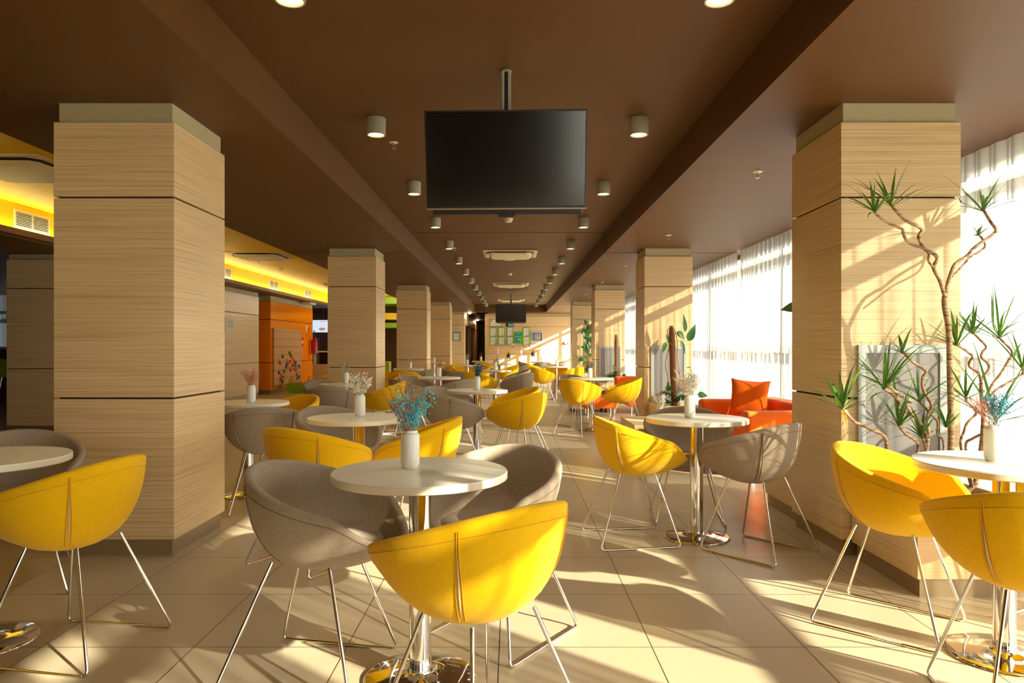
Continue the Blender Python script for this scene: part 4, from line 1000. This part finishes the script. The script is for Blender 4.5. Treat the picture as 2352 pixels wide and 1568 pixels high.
t = thing('step_stool', 'amber plastic step between the two lime toy bins', 'step stool', (-5.25, 19.25, 0))
B().box(-.16, -.12, -.15, .15, 0, .2).box(.12, .16, -.15, .15, 0, .2).build('side', M['ambertoy'], t); B().box(-.17, .17, -.16, .16, .2, .24).box(-.12, .12, -.1, .1, .1, .12).build('tread', M['ambertoy'], t)
# extinguisher
t = thing('fire_extinguisher', 'red fire extinguisher on the right end of the orange wall', 'fire extinguisher', (-5.87, 21.3, .97))
B().lathe([(0, 0), (.085, 0), (.095, .01), (.095, .36), (.085, .41), (.04, .44), (.03, .46), (0, .46)], 28).build('cylinder', M['red'], t, 40)
B().tube(crom([(.0, -.03, .46), (.03, -.12, .50), (.03, -.16, .60), (.02, -.08, .69), (0, .02, .64), (.02, .08, .5)], 6), .012, 8).build('hose', M['black'], t, 60)
B().box(-.02, .03, -.06, .06, .46, .49).box(-.01, .02, -.02, .09, .5, .515).build('handle', M['black'], t)
o = B().box(-5.9985, -5.99, 20.9, 21.15, 1.62, 1.78).build('safety_sign', M['white']); tag(o, 'red and white safety sign above the fire extinguisher', 'sign')
B().box(-5.9895, -5.988, 21.03, 21.14, 1.63, 1.77).build('sign_face', M['red'], o)
o = B().box(-5.9985, -5.99, 20.45, 20.58, 1.2, 1.45).build('safety_sign', M['red']); tag(o, 'small red sign left of the fire extinguisher', 'sign')
B().box(-5.9895, -5.988, 20.47, 20.56, 1.27, 1.36).build('sign_face', M['white'], o)
o = B().box(-5.95, -5.70, 20.3, 20.9, 2.39, 2.4499).build('emergency_light', M['white'], bevel=.02); tag(o, 'white emergency light under the ledge by the orange wall', 'light')
# snack bar behind
t = thing('bar_counter', 'pale wooden snack counter behind the orange wall with open cubby holes', 'counter', (-7.0, 23.0, 0))
B().box(-1.2, 1.6, 0, .6, 0, .62).build('front_panel', M['wood'], t); B().box(-1.25, 1.65, -.03, .65, 1.0, 1.04).build('worktop', M['cream'], t)
for k in range(7): B().box(-1.2+k*.46, -1.16+k*.46, 0, .58, .62, 1.0).build('divider', M['cream'], t)
B().box(-1.2, 1.6, .56, .6, .62, 1.0).build('back_panel', M['wooddark'], t)
t = thing('coffee_machine', 'black coffee machine with chrome dome on the snack counter', 'coffee machine', (-6.55, 23.3, 1.04))
B().box(-.35, .25, -.2, .2, 0, .42).build('body', M['black'], t, bevel=.02)
B().lathe([(0, .42), (.12, .42), (.13, .45), (.1, .55), (.05, .62), (.02, .66), (0, .66)], 24, (-.05, 0, 0)).build('dome', M['chrome'], t, 40); B().ball((-.05, 0, .70), .045).build('finial', M['chrome'], t, 60)
t = thing('menu_screen', 'lit pale blue menu screen hanging above the snack counter', 'screen', (-6.33, 24.0, 1.88))
B().box(-.42, .42, 0, .05, -.25, .22).build('bezel', M['black'], t); B().box(-.38, .4, -.004, -.001, -.22, .19).build('display', emit('menu_display', (.42, .58, .85, 1), .75), t)
B().box(-.1, .13, -.006, -.005, .13, .155).build('red_heading', emit('menu_red', (.7, .05, .05, 1), .6), t)
B().box(-.18, .1, -.006, -.005, .04, .05).box(-.2, .12, -.006, -.005, .0, .01).build('text_lines', emit('menu_text', (.3, .38, .55, 1), .5), t)
b = B().ball((0, 0, 0), .09, 14, 8, .55); b.v = [(x_*1.3-.02, -.006+y_*.02, z_-.11) for x_, y_, z_ in b.v]; b.build('food_picture', emit('menu_food', (.35, .12, .06, 1), .6), t)
B().tube([(0, .02, .2), (0, .02, .56)], .02, 8).build('bracket', M['black'], t)
o = B().box(-4.5, -3.77, 22.0, 22.4, 0, .72).build('storage_cube', M['green'], bevel=.01); tag(o, 'yellow-green low cabinet in the dark gap between left pillars', 'cabinet')
# green curved bulkheads in the far play area
def arc(name, cx, cy, r0, r1, z0, z1, a0, a1, mat, label):
    n = 24; b = B(); v = []; f = []
    for i in range(n+1):
        a = rad(a0+(a1-a0)*i/n)
        for r in (r0, r1):
            for z in (z0, z1): v.append((cx+r*math.cos(a), cy+r*math.sin(a), z))
    for i in range(n):
        a, c = i*4, i*4+4; f += [(a, c, c+1, a+1), (a+2, a+3, c+3, c+2), (a, a+2, c+2, c), (a+1, c+1, c+3, a+3)]
    f += [(0, 1, 3, 2), (n*4, n*4+2, n*4+3, n*4+1)]
    o = b.add(v, f).build(name, mat, None, 40); o['kind'] = 'structure'; o['label'] = label; o['category'] = 'bulkhead'
arc('trim_7', -4.4, 26.6, .7, 2.6, 2.62, 2.84, 180, 360, M['greenpaint'], 'curved lime green ceiling bulkhead far behind the left pillars')
arc('trim_8', -4.4, 26.6, 1.2, 1.9, 2.12, 2.34, 180, 360, M['yellowpaint'], 'curved yellow band hanging under the green bulkhead')
arc('trim_9', -4.4, 26.6, .2, 1.5, 1.85, 2.02, 180, 360, M['greenpaint'], 'lower curved green band in the dark play area')
L = bpy.data.lights.new('play_fill', 'POINT'); L.energy = 45; L.color = (1, .9, .66); L.shadow_soft_size = .15; lo = bpy.data.objects.new('play_fill', L); C.objects.link(lo); lo.location = (-3.5, 22.4, 2.6)  # added fill light without fixture, brightens the orange wall and green bulkheads

# ------------------------------------------------------------------ bar at the far left edge
t = thing('cocktail_bar', 'dim bar counter seen through the gap at the far left edge', 'bar', (-11.2, 14.6, 0))
B().box(-1.5, 2.0, 0, .5, 0, 1.13).build('front', M['wooddark'], t); B().box(-1.55, 2.05, -.06, .55, 1.13, 1.18).build('top', M['cap'], t)
t = thing('glass_rack', 'rack of hanging wine glasses above the dim bar', 'rack', (-10.4, 14.8, 1.85))
B().box(-.9, .9, -.2, .2, 0, .06).build('board', M['cream'], t)
for k in (-.7, .7): B().tube([(k, 0, .06), (k, 0, .6)], .012, 8).build('hanger', M['steel'], t)
gl = B().lathe([(.03, -.002), (.03, -.008), (.004, -.012), (.004, -.08), (.03, -.11), (.036, -.15), (.03, -.19), (.028, -.19), (.034, -.15), (.002, -.09)], 14).build('wine_glass', M['glassy'], None, 60)
first = True
for k in range(10):
    lab = f'wine glass hanging upside down over the dim bar, {on[k]} from the left'
    o = gl if first else gl.copy()
    if not first: C.objects.link(o)
    first = False; o.location = (-10.72+k*.075, 14.68, 1.849); tag(o, lab, 'wine glass', 'hanging wine glasses')
for k, (x, m, l) in enumerate(((-9.98, 'bottleg', 'green bottle with red cap on the dim bar at the left edge'), (-10.12, 'cream', 'pale bottle on the dim bar left of the green one'), (-9.88, 'black', 'dark bottle on the dim bar right of the green one'))):
    t = thing('bottle', l, 'bottle', (x, 14.75, 1.18), group='bottles on the bar'); B().lathe([(0, 0), (.036, 0), (.038, .01), (.038, .16), (.03, .19), (.014, .22), (.013, .27), (0, .27)], 18).build('glass', M[m], t, 40)
    B().lathe([(0, .255), (.015, .255), (.015, .30), (0, .30)], 14).build('cap', M['red' if k == 0 else 'black'], t, 40)
t = thing('bar_stool', 'green bar stool in front of the dim bar at the far left edge', 'stool', (-9.2, 13.3, 0))
B().box(-.21, .21, -.2, .2, .62, .68).build('seat', M['green'], t, bevel=.02); B().box(-.21, .21, -.22, -.18, .64, .95).build('backrest', M['green'], t, bevel=.02)
for sx in (-1, 1):
    for sy in (-1, 1): B().tube([(sx*.15, sy*.15, .62), (sx*.22, sy*.22, 0)], .012, 8).build('leg', M['chrome'], t, 60)
# daylit curtain behind the bar
o = curtain(0, 1, 'pale daylit curtain behind the bar at the far left edge', 77); bpy.data.objects.remove(o)
n = 120; v = []; f = []
for i in range(n+1):
    x = -12.5+5*i/n
    for z in (.02, 2.43): v.append((x, 17.4+.03*math.sin(x*40)+.02*math.sin(x*17), z))
for i in range(n): f.append((i*2, i*2+2, i*2+3, i*2+1))
o = B().add(v, f).build('curtain', M['sheer'], None, 80); tag(o, 'pale daylit curtain behind the bar at the far left edge', 'curtain')
L = bpy.data.lights.new('bar_daylight', 'AREA'); L.energy = 60; L.color = (.75, .88, 1); L.shape = 'RECTANGLE'; L.size = 4.5; L.size_y = 2; lo = bpy.data.objects.new('bar_daylight', L); C.objects.link(lo); lo.location = (-10, 18.6, 1.3); lo.rotation_euler = (-PI/2, 0, 0)
